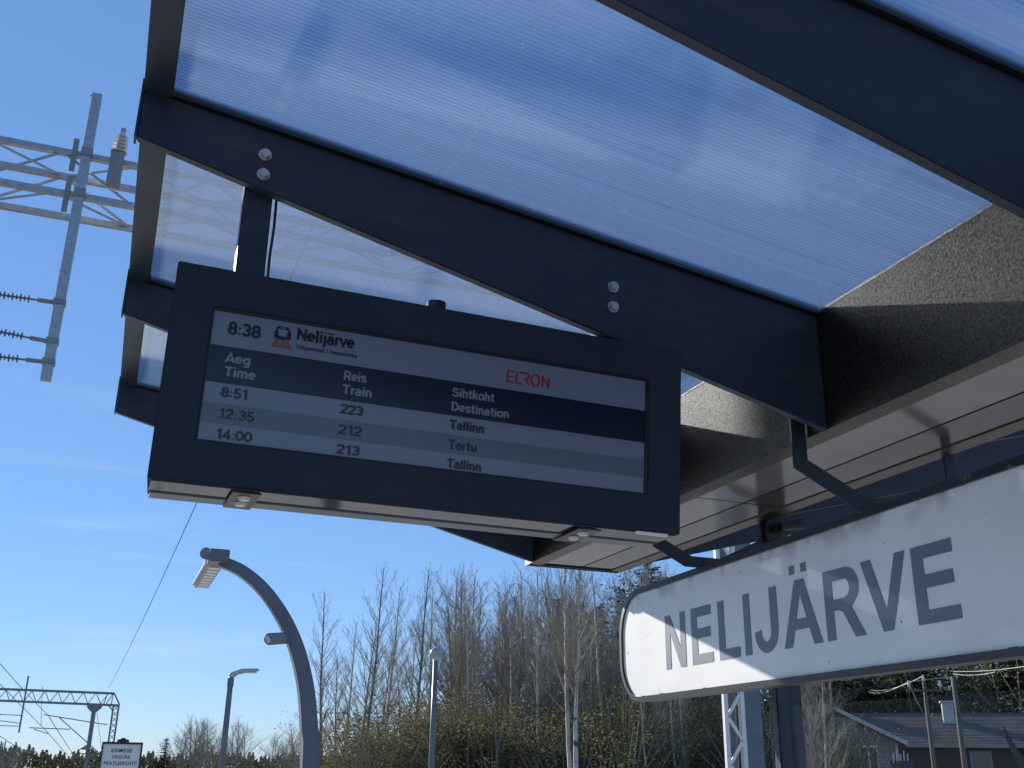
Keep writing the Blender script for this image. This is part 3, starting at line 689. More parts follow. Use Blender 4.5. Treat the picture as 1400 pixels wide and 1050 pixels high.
# ------------------------------------------------------------------ catenary portals
def insulator_h(x0, z0, x1, z1, y, parent, f, sheds=11, name='insulator'):
    a, b = Vector((x0, y, z0)), Vector((x1, y, z1)); d = (b-a)
    o = MB().bar(a, a+d*.22, .045).tube([a+d*.2, a+d*1.0], .014, 6).build(name, M['grey_steel'], parent, off=f)
    mb = MB()
    for k in range(sheds):
        c = a + d*(.34+.62*k/sheds); u = d.normalized()*.006
        mb.tube([c-u, c+u], .052 if k % 2 == 0 else .036, 10)
    mb.build('shed', M['rubber'], o, off=f)['kind'] = 'stuff'
    return o
def near_portal():
    Y0, Y1 = 14.0, 14.7; zt, zb = 8.07+H, 7.42+H; f = (9.11, 14.3, Zg)
    o = thing('catenary_portal', f, 'near railway overhead portal, its pale lattice truss entering at the left edge of the canopy', 'overhead line portal')
    xa, xb = -15.0, 8.77
    for (yy, zz) in ((Y0, zt), (Y0, zb), (Y1, zt), (Y1, zb)):
        MB().box(xa, xb, yy-.042, yy+.042, zz-.042, zz+.042).build('chord', M['galv'], o, off=f)
    br = []
    P_ = 1.02; k0 = -1.52
    n = -13
    while k0 + n*P_ < xb-1:
        x = k0 + n*P_; up_ = n % 2 == 0
        za, zc = (zt, zb) if up_ else (zb, zt)
        for yy in (Y0, Y1):
            br.append(((x, yy, za), (x+P_, yy, zc), .03))
        ya, yb_ = (Y0, Y1) if up_ else (Y1, Y0)
        br.append(((x, ya, zb), (x+P_, yb_, zb), .026)); br.append(((x, yb_, zt), (x+P_, ya, zt), .026))
        n += 1
    for a, b, wd in br: MB().bar(a, b, wd).build('brace', M['galv'], o, off=f)
    for x in (-.46, -2.1-1.0):
        MB().bar((x, Y1, zb), (x, Y1, zt), .035).build('brace', M['galv'], o, off=f); MB().bar((x, Y0, zb), (x, Y0, zt), .035).build('brace', M['galv'], o, off=f)
    # drop post with its clamps
    xp, yp = -1.20, 13.86
    dp = MB().box(xp-.064, xp+.064, yp-.05, yp+.05, 4.62+H, 9.02+H).build('drop_post', M['galv'], o, off=f)
    MB().tube([(xp-.10, yp, 8.99+H), (xp-.05, yp, 9.0+H)], .012, 8).build('stud', M['galv'], dp, off=f)
    for z in (7.42, 8.07):
        MB().box(xp-.075, xp+.075, yp-.07, yp+.085, z+H-.09, z+H+.03).build('clamp', M['grey_steel'], dp, off=f)
        MB().box(xp-.20, xp-.13, 13.90, 13.962, z+H-.30, z+H+.20).build('clamp_plate', M['grey_steel'], dp, off=f)
    for z0, z1 in ((5.73, 5.72), (5.17, 5.23), (4.88, 4.86)):
        MB().box(xp-.08, xp+.075, yp-.068, yp+.068, z0+H-.04, z0+H+.03).build('clamp', M['grey_steel'], dp, off=f)
        insulator_h(xp-.082, z0+H-.01, xp-.95, z1+H-.01, yp, dp, f)
    # post insulator standing on the truss
    xi = -.80
    bx_ = MB().box(xi-.09, xi+.09, 13.80, 13.94, 7.62+H, 8.14+H).build('insulator_box', M['grey_steel'], o, off=f)
    MB().tube([(xi+.01, 13.87, 8.14+H), (xi+.02, 13.87, 8.48+H)], .045, 12).build('insulator_core', M['porcelain'], bx_, off=f)
    for k in range(5):
        z = 8.155+H+k*.062; MB().tube([(xi+.01+.002*k, 13.87, z), (xi+.01+.002*k, 13.87, z+.012), (xi+.01+.002*k, 13.87, z+.028)], [.115-.006*k, .11-.006*k, .05], 18).build('insulator_disc', M['porcelain'], bx_, off=f, smooth=False)
    MB().tube([(xi+.02, 13.87, 8.44+H), (xi+.02, 13.87, 8.56+H)], .035, 10).build('terminal', M['galv'], bx_, off=f)
    # lattice leg
    for x in (8.81, 9.10): MB().box(x-.035, x+.035, Y0-.03, Y0+.03, Zg, 8.1+H).build('leg_angle', M['white_paint'], o, off=f)
    MB().box(9.14, 9.44, Y0-.01, Y0+.16, Zg, 8.05+H).build('leg_plate', M['pole_paint'], o, off=f)
    MB().box(8.85, 9.06, Y0+.10, Y0+.14, Zg, 8.05+H).build('leg_plate', M['pole_paint'], o, off=f)
    z = Zg; k = 0
    while z < 8+H-.3:
        a, b = ((8.84, 9.08) if k % 2 else (9.08, 8.84)); MB().bar((a, Y0-.01, z), (b, Y0-.01, z+.34), .05, .02, up=(0, 1, 0)).build('lacing', M['white_paint'], o, off=f)
        z += .34; k += 1
near_portal()
def far_portal():
    Yf = 78.0; s = Yf/60.0; ex_ = H
    f = (.95*s, Yf, Zg)
    o = thing('catenary_portal', f, 'distant overhead line portal low at the left, with crossed lattice leg behind the small notice', 'overhead line portal')
    zt, zb = 3.40*s+H, 2.84*s+H; xe = .72*s; xf = 1.06*s
    D_ = 0.8
    for yy in (Yf, Yf+D_):
        MB().bar((-14, yy, zt+.05), (xe, yy, zt-.02), .11).build('chord', M['grey_steel'], o, off=f); MB().bar((-14, yy, zb+.08), (xf, yy, zb-.06), .11).build('chord', M['grey_steel'], o, off=f)
    MB().bar((xe, Yf, zt), (xf, Yf, zb), .09).build('chord', M['grey_steel'], o, off=f)
    x = -13.0; k = 0
    while x < xe-.5:
        MB().bar((x, Yf, zt), (x+.36, Yf, zb), .05).build('brace', M['grey_steel'], o, off=f)
        MB().bar((x+.36, Yf+D_, zb), (x+.80, Yf+D_, zt), .05).build('brace', M['grey_steel'], o, off=f)
        x += .80
    for a, b in (((.30*s, zb), (.42*s, zt)), ((.42*s, zb), (.70*s, zt)), ((.66*s, zb), (.70*s, zt))):
        MB().bar((a[0], Yf, a[1]), (b[0], Yf, b[1]), .06).build('brace', M['grey_steel'], o, off=f)
    for x in (.78*s, 1.05*s):
        for yy in (Yf, Yf+D_): MB().bar((x, yy, Zg), (x, yy, zb), .10).build('leg_angle', M['grey_steel'], o, off=f)
    z = Zg; k = 0
    while z < zb-.1:
        MB().bar((.78*s, Yf, z), (1.05*s, Yf, z+.37), .045).build('lacing', M['grey_steel'], o, off=f); MB().bar((1.05*s, Yf, z), (.78*s, Yf, z+.37), .045).build('lacing', M['grey_steel'], o, off=f)
        z += .37
    MB().bar((.50*s, Yf, zb-.05), (.80*s, Yf, zb-.45), .08).build('knee_brace', M['grey_steel'], o, off=f)
    # left drop post with three arms
    a = at_y(41, 924, Yf-.3); b = at_y(25, 1002, Yf-.3)
    xd = (a.x+b.x)/2-.03
    dp = MB().bar((xd, Yf-.3, b.z), (xd, Yf-.3, a.z), .10).build('drop_post', M['grey_steel'], o, off=f)
    for py in (978, 989, 993):
        p = at_y(26, py, Yf-.3); MB().bar((xd, Yf-.3, p.z), (xd-3.2, Yf-.3, p.z+(.05 if py != 989 else .35)), .05).tube([(xd-1.3, Yf-.3, p.z+.02), (xd-2.0, Yf-.3, p.z+.03)], .10, 8).build('arm', M['grey_steel'], dp, off=f)
    # cantilevers from the leg
    def P(px, py): q = at_y(px, py, Yf-.2); return (q.x, q.y, q.z)
    for i, (p, q) in enumerate(((P(60, 977), P(147, 991)), (P(81, 981), P(137, 1031)), (P(40, 995), P(96, 997)), (P(97, 1030), P(137, 1031)), (P(103, 1031), P(135, 1050)))):
        MB().bar(p, q, .06).build('cantilever', M['grey_steel'], o, off=f)
    MB().bar(P(46, 997), P(66, 1003), .05).build('cantilever', M['grey_steel'], o, off=f)
far_portal()
def tension_mast():
    a = at_y(130, 962, 62.0); b = at_y(117, 1048, 62.0); x = (a.x+b.x)/2
    f = (x, 62, Zg)
    o = thing('catenary_mast', f, 'dark tapered steel mast with a flared cap, left of the small white notice', 'mast')
    MB().bar((x, 62, Zg), (x, 62, a.z-.35), .22).build('shaft', M['grey_steel'], o, off=f)
    MB().prism([(x-.42, a.z-.02), (x+.42, a.z-.02), (x+.36, a.z-.22), (x+.14, a.z-.42), (x-.14, a.z-.42), (x-.36, a.z-.22)], 61.8, 62.2).build('flared_cap', M['grey_steel'], o, off=f)
    MB().prism([(x-.45, a.z-2.32), (x-.05, a.z-2.05), (x+.11, a.z-2.05), (x+.11, a.z-2.35)], 61.7, 62.1).build('junction_box', M['grey_steel'], o, off=f)
tension_mast()
def small_mast():
    a = at_y(5, 1013, 150.0)
    f = (a.x, 150, Zg)
    o = thing('catenary_mast', f, 'small far lattice mast at the left border with one long horizontal arm', 'mast')
    MB().bar((a.x-.25, 150, Zg), (a.x-.25, 150, a.z), .12).bar((a.x+.25, 150, Zg), (a.x+.25, 150, a.z), .12).build('shaft', M['grey_steel'], o, off=f)
    z = Zg; mb = MB()
    while z < a.z-.6: mb.bar((a.x-.25, 150, z), (a.x+.25, 150, z+.5), .07).bar((a.x+.25, 150, z), (a.x-.25, 150, z+.5), .07); z += .5
    mb.build('lacing', M['grey_steel'], o, off=f)['kind'] = 'stuff'
    p = at_y(50, 1028, 150); MB().bar((a.x, 150, p.z), (p.x, 150, p.z), .12).build('arm', M['grey_steel'], o, off=f)
small_mast()
# wires
def wire(name, pts, r, label, cat='wire', group=None, mt='wire'):
    P0 = [Vector(p) for p in pts]; mid = P0[0]
    mb = MB().tube([tuple(p-mid) for p in P0], r, 5)
    o = mb.build(name, M[mt], None); o.location = mid; tag(o, label, cat, group); return o
def sag(a, b, s, n=14): a, b = Vector(a), Vector(b); return [tuple(a.lerp(b, i/n) - Vector((0, 0, s*4*(i/n)*(1-i/n)))) for i in range(n+1)]
a = at_y(276, 672, 24.0); d_ = at_y(148, 941, 78.0); a2 = a + (a-d_)*.22 + Vector((0, 0, .6))
wire('feeder_wire', [tuple(a2)] + sag(a, d_, .25), .011, 'single thin wire falling diagonally across the open sky below the departure board')
def wv(n, px0, py0, y0, px1, py1, y1, s, r, label): wire(n, sag(at_y(px0, py0, y0), at_y(px1, py1, y1), s), r, label)
wv('messenger_wire', -40, 860, 46, 66, 978, 78, .1, .018, 'overhead messenger wire from the left border down to the upper cantilever')
wv('messenger_wire', 66, 978, 78, 120, 1055, 170, .25, .026, 'overhead messenger wire dropping away beyond the upper cantilever tip')
wv('contact_wire', -60, 875, 34, 62, 998, 74, 0, .016, 'straight contact wire from the left border to the lower cantilever')
wv('contact_wire', 62, 998, 74, 116, 1060, 150, 0, .022, 'contact wire running on past the lower cantilever towards the horizon')
wv('contact_wire', -30, 985, 50, 40, 1030, 110, .1, .02, 'low thin contact wire above the far trees at the left border')
wv('dropper_wire', 58, 938, 60, 56, 992, 60, 0, .012, 'short vertical dropper wire hanging through the far truss')
wv('dropper_wire', 131, 962, 70, 140, 1035, 70, 0, .012, 'thin vertical wire hanging just right of the flared mast cap')

# ------------------------------------------------------------------ small notice board
def notice():
    tl, tr_, bl = at_y(141, 1014, 12.0), at_y(195, 1017, 12.0), at_y(136, 1050, 12.0)
    x0, x1, zt = tl.x-.003, tr_.x, tl.z-.005; zb = zt-.55; xm = (x0+x1)/2; f = (xm, 12.0, 0)
    o = thing('platform_notice', f, 'small white framed platform notice reading ESIMESE VAGUNI PEATUSKOHT with a clamp on top', 'notice')
    MB().tube([(xm, 12.03, 0), (xm, 12.03, zt+.01)], .025, 12).build('post', M['galv'], o, off=f)
    MB().box(x0, x1, 11.99, 12.004, zb, zt).build('panel', M['white_paint'], o, off=f)
    fr_ = MB()
    t = .016
    for q in ((x0-.004, x1+.004, zt-t, zt+.004), (x0-.004, x1+.004, zb-.004, zb+t), (x0-.004, x0+t-.004, zb+t, zt-t), (x1-t+.004, x1+.004, zb+t, zt-t)): fr_.box(q[0], q[1], 11.98, 12.008, q[2], q[3])
    fr_.build('frame', M['black'], o, off=f)
    MB().prism([(xm-.06, zt+.005), (xm+.06, zt+.005), (xm+.055, zt+.03), (xm+.025, zt+.032), (xm+.02, zt+.045), (xm-.02, zt+.045), (xm-.025, zt+.032), (xm-.055, zt+.03)], 11.97, 12.02).build('clamp', M['black'], o, off=f)
    for k, (s, ww) in enumerate((('ESIMESE', .100), ('VAGUNI', .088), ('PEATUSKOHT', .158))):
        base = zt-.095-.062*k
        me = text_mesh(s, xm-ww, xm+ww, base, .034, .0008, .01)
        place_flat(me, 'lettering', 'ink', o, lambda a, b, c: (a-f[0], 11.9885+c-f[1], b-f[2]))
notice()

# ------------------------------------------------------------------ trees
def rnd(a, b): return random.uniform(a, b)
def bare_tree(seed, h, spread=1.0, lowest=.38, nprim=34, fork=False, droop=0.0, dense=1.0):
    random.seed(seed); tk, br = MB(), MB()
    def grow(mb, p, d, l, r, segs, k, wob, upb):
        pts = [Vector(p)]; d = Vector(d).normalized(); rad = [r]
        for i in range(segs):
            d = (d + Vector((rnd(-wob, wob), rnd(-wob, wob), rnd(-wob, wob)*.6 + upb))).normalized()
            pts.append(pts[-1] + d*(l/segs)); rad.append(max(r*(1-(i+1)/segs*.85), .003))
        mb.tube(pts, rad, k, cap=False); return pts, d, rad
    stems = [(Vector((0, 0, 0)), Vector((rnd(-.05, .05), rnd(-.05, .05), 1)), h, h*.0085+.018)]
    if fork: stems.append((Vector((.15, .0, 0)), Vector((rnd(-.10, .1), rnd(-.1, .1), 1)), h*.93, h*.007+.015))
    for (b, d, hh, r) in stems:
        pts, dd, rad = grow(tk, b, d, hh, r, 14, 6, .035, .04)
        for i in range(nprim):
            t = lowest + (1-lowest)*(i+random.random())/nprim
            q = t*14; j = min(int(q), 13); p = pts[j].lerp(pts[j+1], q-j)
            az = rnd(0, 6.283); el = rnd(.55, 1.15) + .15*t
            dirv = Vector((math.cos(az)*math.cos(el), math.sin(az)*math.cos(el), math.sin(el)))
            ln = hh*spread*(.30*(1-t)**.7 + .05)*rnd(.6, 1.25)
            pr, pd, rd = grow(br, p, dirv, ln, max(rad[j]*.38, .009), 5, 4, .14, .05-droop)
            ns = max(2, int(ln*3.2*dense))
            for s_ in range(ns):
                u = rnd(.2, 1)*5; jj = min(int(u), 4); p2 = pr[jj].lerp(pr[jj+1], u-jj)
                v = (pr[jj+1]-pr[jj]).normalized() + Vector((rnd(-1, 1), rnd(-1, 1), rnd(-.3, .8)))*.65
                l2 = ln*rnd(.18, .42)
                p3, d3, _ = grow(br, p2, v, l2, .009, 3, 3, .2, .03-droop)
                for _k in range(int(3*dense)):
                    u2 = rnd(.3, 1)*3; j2 = min(int(u2), 2); p4 = p3[j2].lerp(p3[j2+1], u2-j2)
                    grow(br, p4, d3 + Vector((rnd(-1, 1), rnd(-1, 1), rnd(-.5, .8)))*.7, l2*rnd(.3, .6), .0055, 2, 3, .2, .02-droop)
    return tk, br
def tree_proto(name, seed, h, bark, label, group, **k):
    tk, br = bare_tree(seed, h, **k)
    o = thing(name, (0, 0, Zg), label, 'tree', group)
    tk.build('trunk', M[bark], o, smooth=True, fixn=False); br.build('branches', M['twig'], o, fixn=False)
    return o
protos = []
for i, (nm, h, bark, kw) in enumerate((
    ('aspen_tree', 12.5, 'bark_grey', dict(nprim=40, spread=.8)), ('aspen_tree', 12, 'bark_pale', dict(nprim=34, spread=1.0)),
    ('alder_tree', 11, 'bark_grey', dict(nprim=44, spread=1.15, lowest=.30)), ('birch_tree', 12.5, 'bark_birch', dict(nprim=44, spread=.9, droop=.04, dense=1.3)),
    ('aspen_tree', 10.5, 'bark_pale', dict(nprim=30, spread=.75, lowest=.25)), ('alder_tree', 9.5, 'bark_grey', dict(nprim=40, spread=1.3, lowest=.18, dense=1.2)),
    ('birch_tree', 11.5, 'bark_pale', dict(nprim=40, spread=1.0, droop=.06, dense=1.3)))):
    protos.append((tree_proto(nm, 100+i, h, bark, 'x', None, **kw), h))
used = set()
def place(proto_i, px, top_py, dist, label, group, rz=None, hs=None):
    o, h = protos[proto_i]
    t = at_d(px, top_py, dist); hh = t.z-Zg
    base = at_d(px - (1050-top_py)*(743-px)/4100.0*0, 1040, dist)
    # keep the trunk vertical: use the azimuth of the top point
    s = hh/h
    c = o if proto_i not in used else copy_tree(o); used.add(proto_i)
    c.location = (t.x, t.y, Zg); c.scale = (s*(hs or 1),)*2 + (s,); c.rotation_euler = (0, 0, rz if rz is not None else random.uniform(0, 6.28))
    tag(c, label, 'tree', group)
    return c
random.seed(21)
G1 = 'tall bare trees standing against the sky'
SK = []
L1 = 'tall slender bare tree with fine upright twigs standing against the open sky beyond the platform'
for pi, px, py, ds in ((0, 457, 812, 52), (4, 480, 850, 54), (0, 510, 778, 50), (2, 497, 850, 60), (1, 537, 800, 53), (4, 556, 850, 50), (0, 577, 776, 51), (2, 520, 880, 58),
                       (1, 601, 800, 55), (6, 643, 800, 52), (2, 634, 815, 54), (4, 660, 850, 50), (5, 470, 900, 60), (5, 585, 880, 62), (4, 615, 860, 56), (5, 555, 890, 64)):
    SK.append((px, py, place(pi, px, py, ds, L1, G1)))
SK.sort(key=lambda q: q[0])
for k, (px, py, c) in enumerate(SK):
    size = 'tall' if py < 820 else ('middling' if py < 865 else 'short')
    where = 'left' if px < 590 else 'right'
    same = [q for q in SK if (q[0] < 590) == (px < 590) and ('tall' if q[1] < 820 else ('middling' if q[1] < 865 else 'short')) == size]
    near = sorted(same, key=lambda q: abs(q[0]-590)); nth = ('nearest', 'second nearest', 'third nearest', 'fourth nearest', 'fifth nearest', 'sixth nearest')[[q[2] for q in near].index(c)]
    c['label'] = f'{size} bare tree against the sky, {nth} of its height {where} of the round-headed lamp'
G2 = 'bare trees in the dense wood right of the round lamp'
L2 = 'bare pale-trunked tree in the crowded wood between the short-headed street lamp and the name sign'
for k in range(78):
    px = random.uniform(640, 905) if k < 62 else random.uniform(905, 1130); ds = random.uniform(44, 66)
    py = 792 - (px-690)*.13 + random.uniform(-18, 70)
    if px > 905: py = random.uniform(820, 880)
    place(random.choice((0, 1, 2, 3, 6, 6, 3, 5, 4)), px, py, ds, L2, G2)
big = place(3, 788, 700, 36, 'pale two-stemmed tree, brightest trunk in the wood, just left of the name sign', None)
big2 = place(1, 781, 716, 36.3, 'thinner grey stem leaning beside the brightest pale trunk', None)
G3 = 'far low bare trees left of the arched post'
L3 = 'low bare tree on the far tree line between the small notice and the arched post'
for k in range(30):
    px = random.uniform(248, 448); py = 1000 - 30*math.exp(-((px-275)/16)**2) - 12*math.sin(px*.06) - max(0, px-330)*.12 + random.uniform(-10, 14)
    place(random.choice((2, 5, 5, 6)), px, py, random.uniform(105, 135), L3, G3, hs=1.3)
G5 = 'far trees at the left border'
for k in range(7):
    place(random.choice((5, 2, 6)), random.uniform(-15, 30), random.uniform(1020, 1034), random.uniform(140, 150), 'dense far tree at the bottom left corner under the overhead wires', G5, hs=1.8)
G6 = 'small bare trees in front of the gabled house'
for px, py, ds, pi in ((1108, 905, 33, 4), (1112, 940, 36, 5), (1100, 935, 38, 2), (905, 890, 42, 5), (935, 900, 42, 4), (885, 900, 40, 4), (920, 905, 41, 4)):
    place(pi, px, py, ds, 'small bare tree with tangled twigs growing near the house roofs' , G6)

def spruce(seed, h, w=.2, pine=False):
    random.seed(seed); tk, nd = MB(), MB()
    tk.tube([(0, 0, 0), (0, 0, h*.5), (0, 0, h)], [h*.014, h*.009, .01], 7)
    levels = int(h*3.0)
    for i in range(levels):
        t = (i+.5)/levels; z0_ = h*(.06+.94*t) if not pine else h*(.5+.5*t)
        rad = (h*w*(1-t)**.85 + .12) if not pine else h*w*(math.sin(math.pi*min(t*.9+.12, 1))**.7)*rnd(.6, 1.2)
        for b in range(9 if not pine else 6):
            z = z0_ + rnd(-.22, .22); az = rnd(0, 6.283); r_ = rad*rnd(.6, 1.2); ca, sa = math.cos(az), math.sin(az)
            steps = max(3, int(r_/.16))
            for s_ in range(steps):
                f = (s_+.6)/steps; x, y = ca*r_*f, sa*r_*f; zz = z - r_*f*.32 + f*f*r_*.22 if not pine else z + r_*f*.25
                for _ in range(2):
                    a2 = rnd(0, 6.283); l = rnd(.10, .24); wd = rnd(.04, .09)
                    dx, dy, dz = math.cos(a2)*l, math.sin(a2)*l, rnd(-.12, .05)
                    px_, py_ = -math.sin(a2)*wd, math.cos(a2)*wd; ox, oy, oz = rnd(-.1, .1), rnd(-.1, .1), rnd(-.1, .06)
                    nd.quad((x+ox-px_, y+oy-py_, zz+oz), (x+ox+dx, y+oy+dy, zz+oz+dz), (x+ox+px_, y+oy+py_, zz+oz+rnd(-.03, .03)), (x+ox-dx*.2, y+oy-dy*.2, zz+oz-rnd(.02, .1)))
    return tk, nd
sp = []
for i, (h, w_, pine) in enumerate(((11, .19, False), (9, .22, False), (13, .17, True))):
    tk, nd = spruce(300+i, h, w_, pine)
    o = thing('pine_tree' if pine else 'spruce_tree', (0, 0, Zg), 'x', 'tree')
    tk.build('trunk', M['bark_grey'], o, fixn=False); nd.build('crown', M['pine_needle' if pine else 'needle'], o, fixn=False)
    protos.append((o, h)); sp.append(len(protos)-1)
random.seed(5)
place(sp[1], 228, 1010, 118, 'lone dark pointed spruce on the far tree line right of the small notice', None, hs=2.4)
place(sp[2], 886, 768, 52, 'dark green pine crown showing above the left end of the name sign', None, hs=1.3)
G4 = 'dark conifers behind the bare wood'
L4 = 'dark conifer standing deep behind the bare trunks of the wood'
for k in range(38):
    px = random.uniform(760, 1130) if k < 22 else random.uniform(1130, 1480)
    py = 905 + random.uniform(-40, 40) if px < 700 else (865 + random.uniform(-50, 50) if px < 900 else random.uniform(840, 900))
    place(random.choice(sp[:2]), px, py, random.uniform(70, 86), L4, G4, hs=1.7)

# leafy shrubs and understory
def shrub(seed, h, w_, nleaf, ls=.036):
    random.seed(seed); st_, lf = MB(), MB()
    cl = []
    for i in range(30):
        az = rnd(0, 6.283); r_ = rnd(.1, 1)*w_*.5; top = Vector((math.cos(az)*r_, math.sin(az)*r_, h*rnd(.55, 1)))
        st_.tube([(0, 0, 0), tuple(top*.5 + Vector((rnd(-.1, .1), rnd(-.1, .1), .1))), tuple(top)], [.03, .018, .006], 4, cap=False)
        for t in (.45, .65, .8, .95): cl.append((top*t + Vector((rnd(-.3, .3), rnd(-.3, .3), rnd(-.2, .2))), rnd(.22, .5)))
    for i in range(nleaf):
        c, r_ = random.choice(cl); p = c + Vector((random.gauss(0, r_*.5), random.gauss(0, r_*.5), random.gauss(0, r_*.45)))
        a = Vector((rnd(-1, 1), rnd(-1, 1), rnd(-1, 1))).normalized()*ls; b = a.orthogonal().normalized()*ls*.6
        lf.quad(p-a, p-b, p+a, p+b)
    return st_, lf
shr = []
for i, (h, w_, nl, lm) in enumerate(((4.2, 3.0, 2600, 'leaf'), (3.2, 3.2, 3200, 'leaf_dark'), (5.5, 3.2, 2200, 'leaf'), (5.0, 4.0, 4200, 'leaf_dark'))):
    a, b = shrub(400+i, h, w_, nl)
    o = thing('leafy_shrub', (0, 0, Zg), 'x', 'shrub'); a.build('stems', M['twig'], o, fixn=False); b.build('foliage', M[lm], o, fixn=False)
    protos.append((o, h)); shr.append(len(protos)-1)
random.seed(9)
def place_s(i, px, py, ds, label, group, hs=1.0):
    c = place(i, px, py, ds, label, group, hs=hs); c['category'] = 'shrub'; return c
for k in range(54):
    px = random.uniform(470, 1080); s_ = (px-470)/250.0
    py = (1012 - 50*min(s_, 1)) + random.uniform(-40, 30)
    place_s(shr[random.choice((0, 2, 1)) if px > 640 and px < 850 else random.choice((1, 3, 1, 0))], px, py, random.uniform(40, 56), 'leafy spring shrub filling the foot of the wood behind the platform', 'shrubs at the foot of the wood', 1.5)
for k in range(26):
    px = random.uniform(1080, 1480); py = random.uniform(860, 940)
    place_s(shr[random.choice((1, 3, 3, 0))], px, py, random.uniform(74, 84), 'tall green shrub crowding behind the house roofs', 'shrubs behind the houses', 1.6)
for px, py, ds in ((1122, 985, 40), (1142, 1000, 41), (1156, 1015, 42), (1132, 1015, 38), (1108, 990, 40)):
    place_s(shr[random.choice((1, 3))], px, py, ds, 'low dark shrub in front of the brown gable wall', 'shrubs before the gable wall', 1.1)
u = MB(); random.seed(77)                                      # undergrowth mass deep in the wood
for k in range(52000):
    px = random.uniform(430, 1120); ds = random.uniform(58, 72); p = at_d(px, 1040, ds)
    top = (3.0 + 3.4*min(max((px-430)/300, 0), 1))
    z = Zg + top*(random.random()**1.3)*(.8+.4*math.sin(px*.05)*math.sin(px*.017+1))
    a = Vector((rnd(-1, 1), rnd(-1, 1), rnd(-1, 1))).normalized()*.11; b = a.orthogonal().normalized()*.07; c = Vector((p.x, p.y, z))
    u.quad(c-a, c-b, c+a, c+b)
o = u.build('undergrowth', M['leaf_dark'], None, fixn=False); tag(o, 'dark tangled undergrowth deep inside the wood', 'undergrowth', kind='stuff')

u = MB(); random.seed(78)
for k in range(26000):
    az = random.uniform(-22, 14); dd = random.uniform(380, 440); hgt = 5.2 + 1.2*math.sin(az*1.3) + 1.0*math.sin(az*9.1+1) + .8*math.sin(az*31)
    c = Vector((math.sin(R(az))*dd, math.cos(R(az))*dd, Zg + hgt*random.random()**.8))
    a = Vector((rnd(-1, 1), rnd(-1, 1), rnd(-1, 1))).normalized()*.55; b = a.orthogonal().normalized()*.35
    u.quad(c-a, c-b, c+a, c+b)
o = u.build('far_woodland', M['far_leaf'], None, fixn=False); tag(o, 'far hazy wood along the horizon beyond the railway', 'woodland', kind='stuff')

# ------------------------------------------------------------------ houses
M['siding'] = mat('weathered_siding', (.52, .38, .31), .8, noise=(2, (.40, .29, .24), .4, .7, (1, 1, 4)))
M['siding_dark'] = mat('dark_timber', (.075, .06, .05), .85)
M['tiles'] = mat('roof_tiles', (.16, .148, .142), .8, noise=(1.5, (.11, .10, .10), .4, .65, (1, 1, 1)))
M['tiles_dark'] = mat('old_roofing', (.075, .07, .065), .9, noise=(2, (.11, .105, .10), .45, .65, (1, 1, 1)))
M['plaster'] = mat('white_plaster', (.68, .64, .58), .8, noise=(3, (.5, .46, .42), .45, .7, (1, 1, 1)))
M['window_dark'] = mat('window_pane', (.05, .055, .065), .06, spec=.8)
M['brick_red'] = mat('red_brick', (.28, .12, .09), .8)
M['timber'] = mat('weathered_pole_timber', (.15, .12, .095), .85, noise=(6, (.12, .10, .08), .4, .65, (1, 1, .1)))
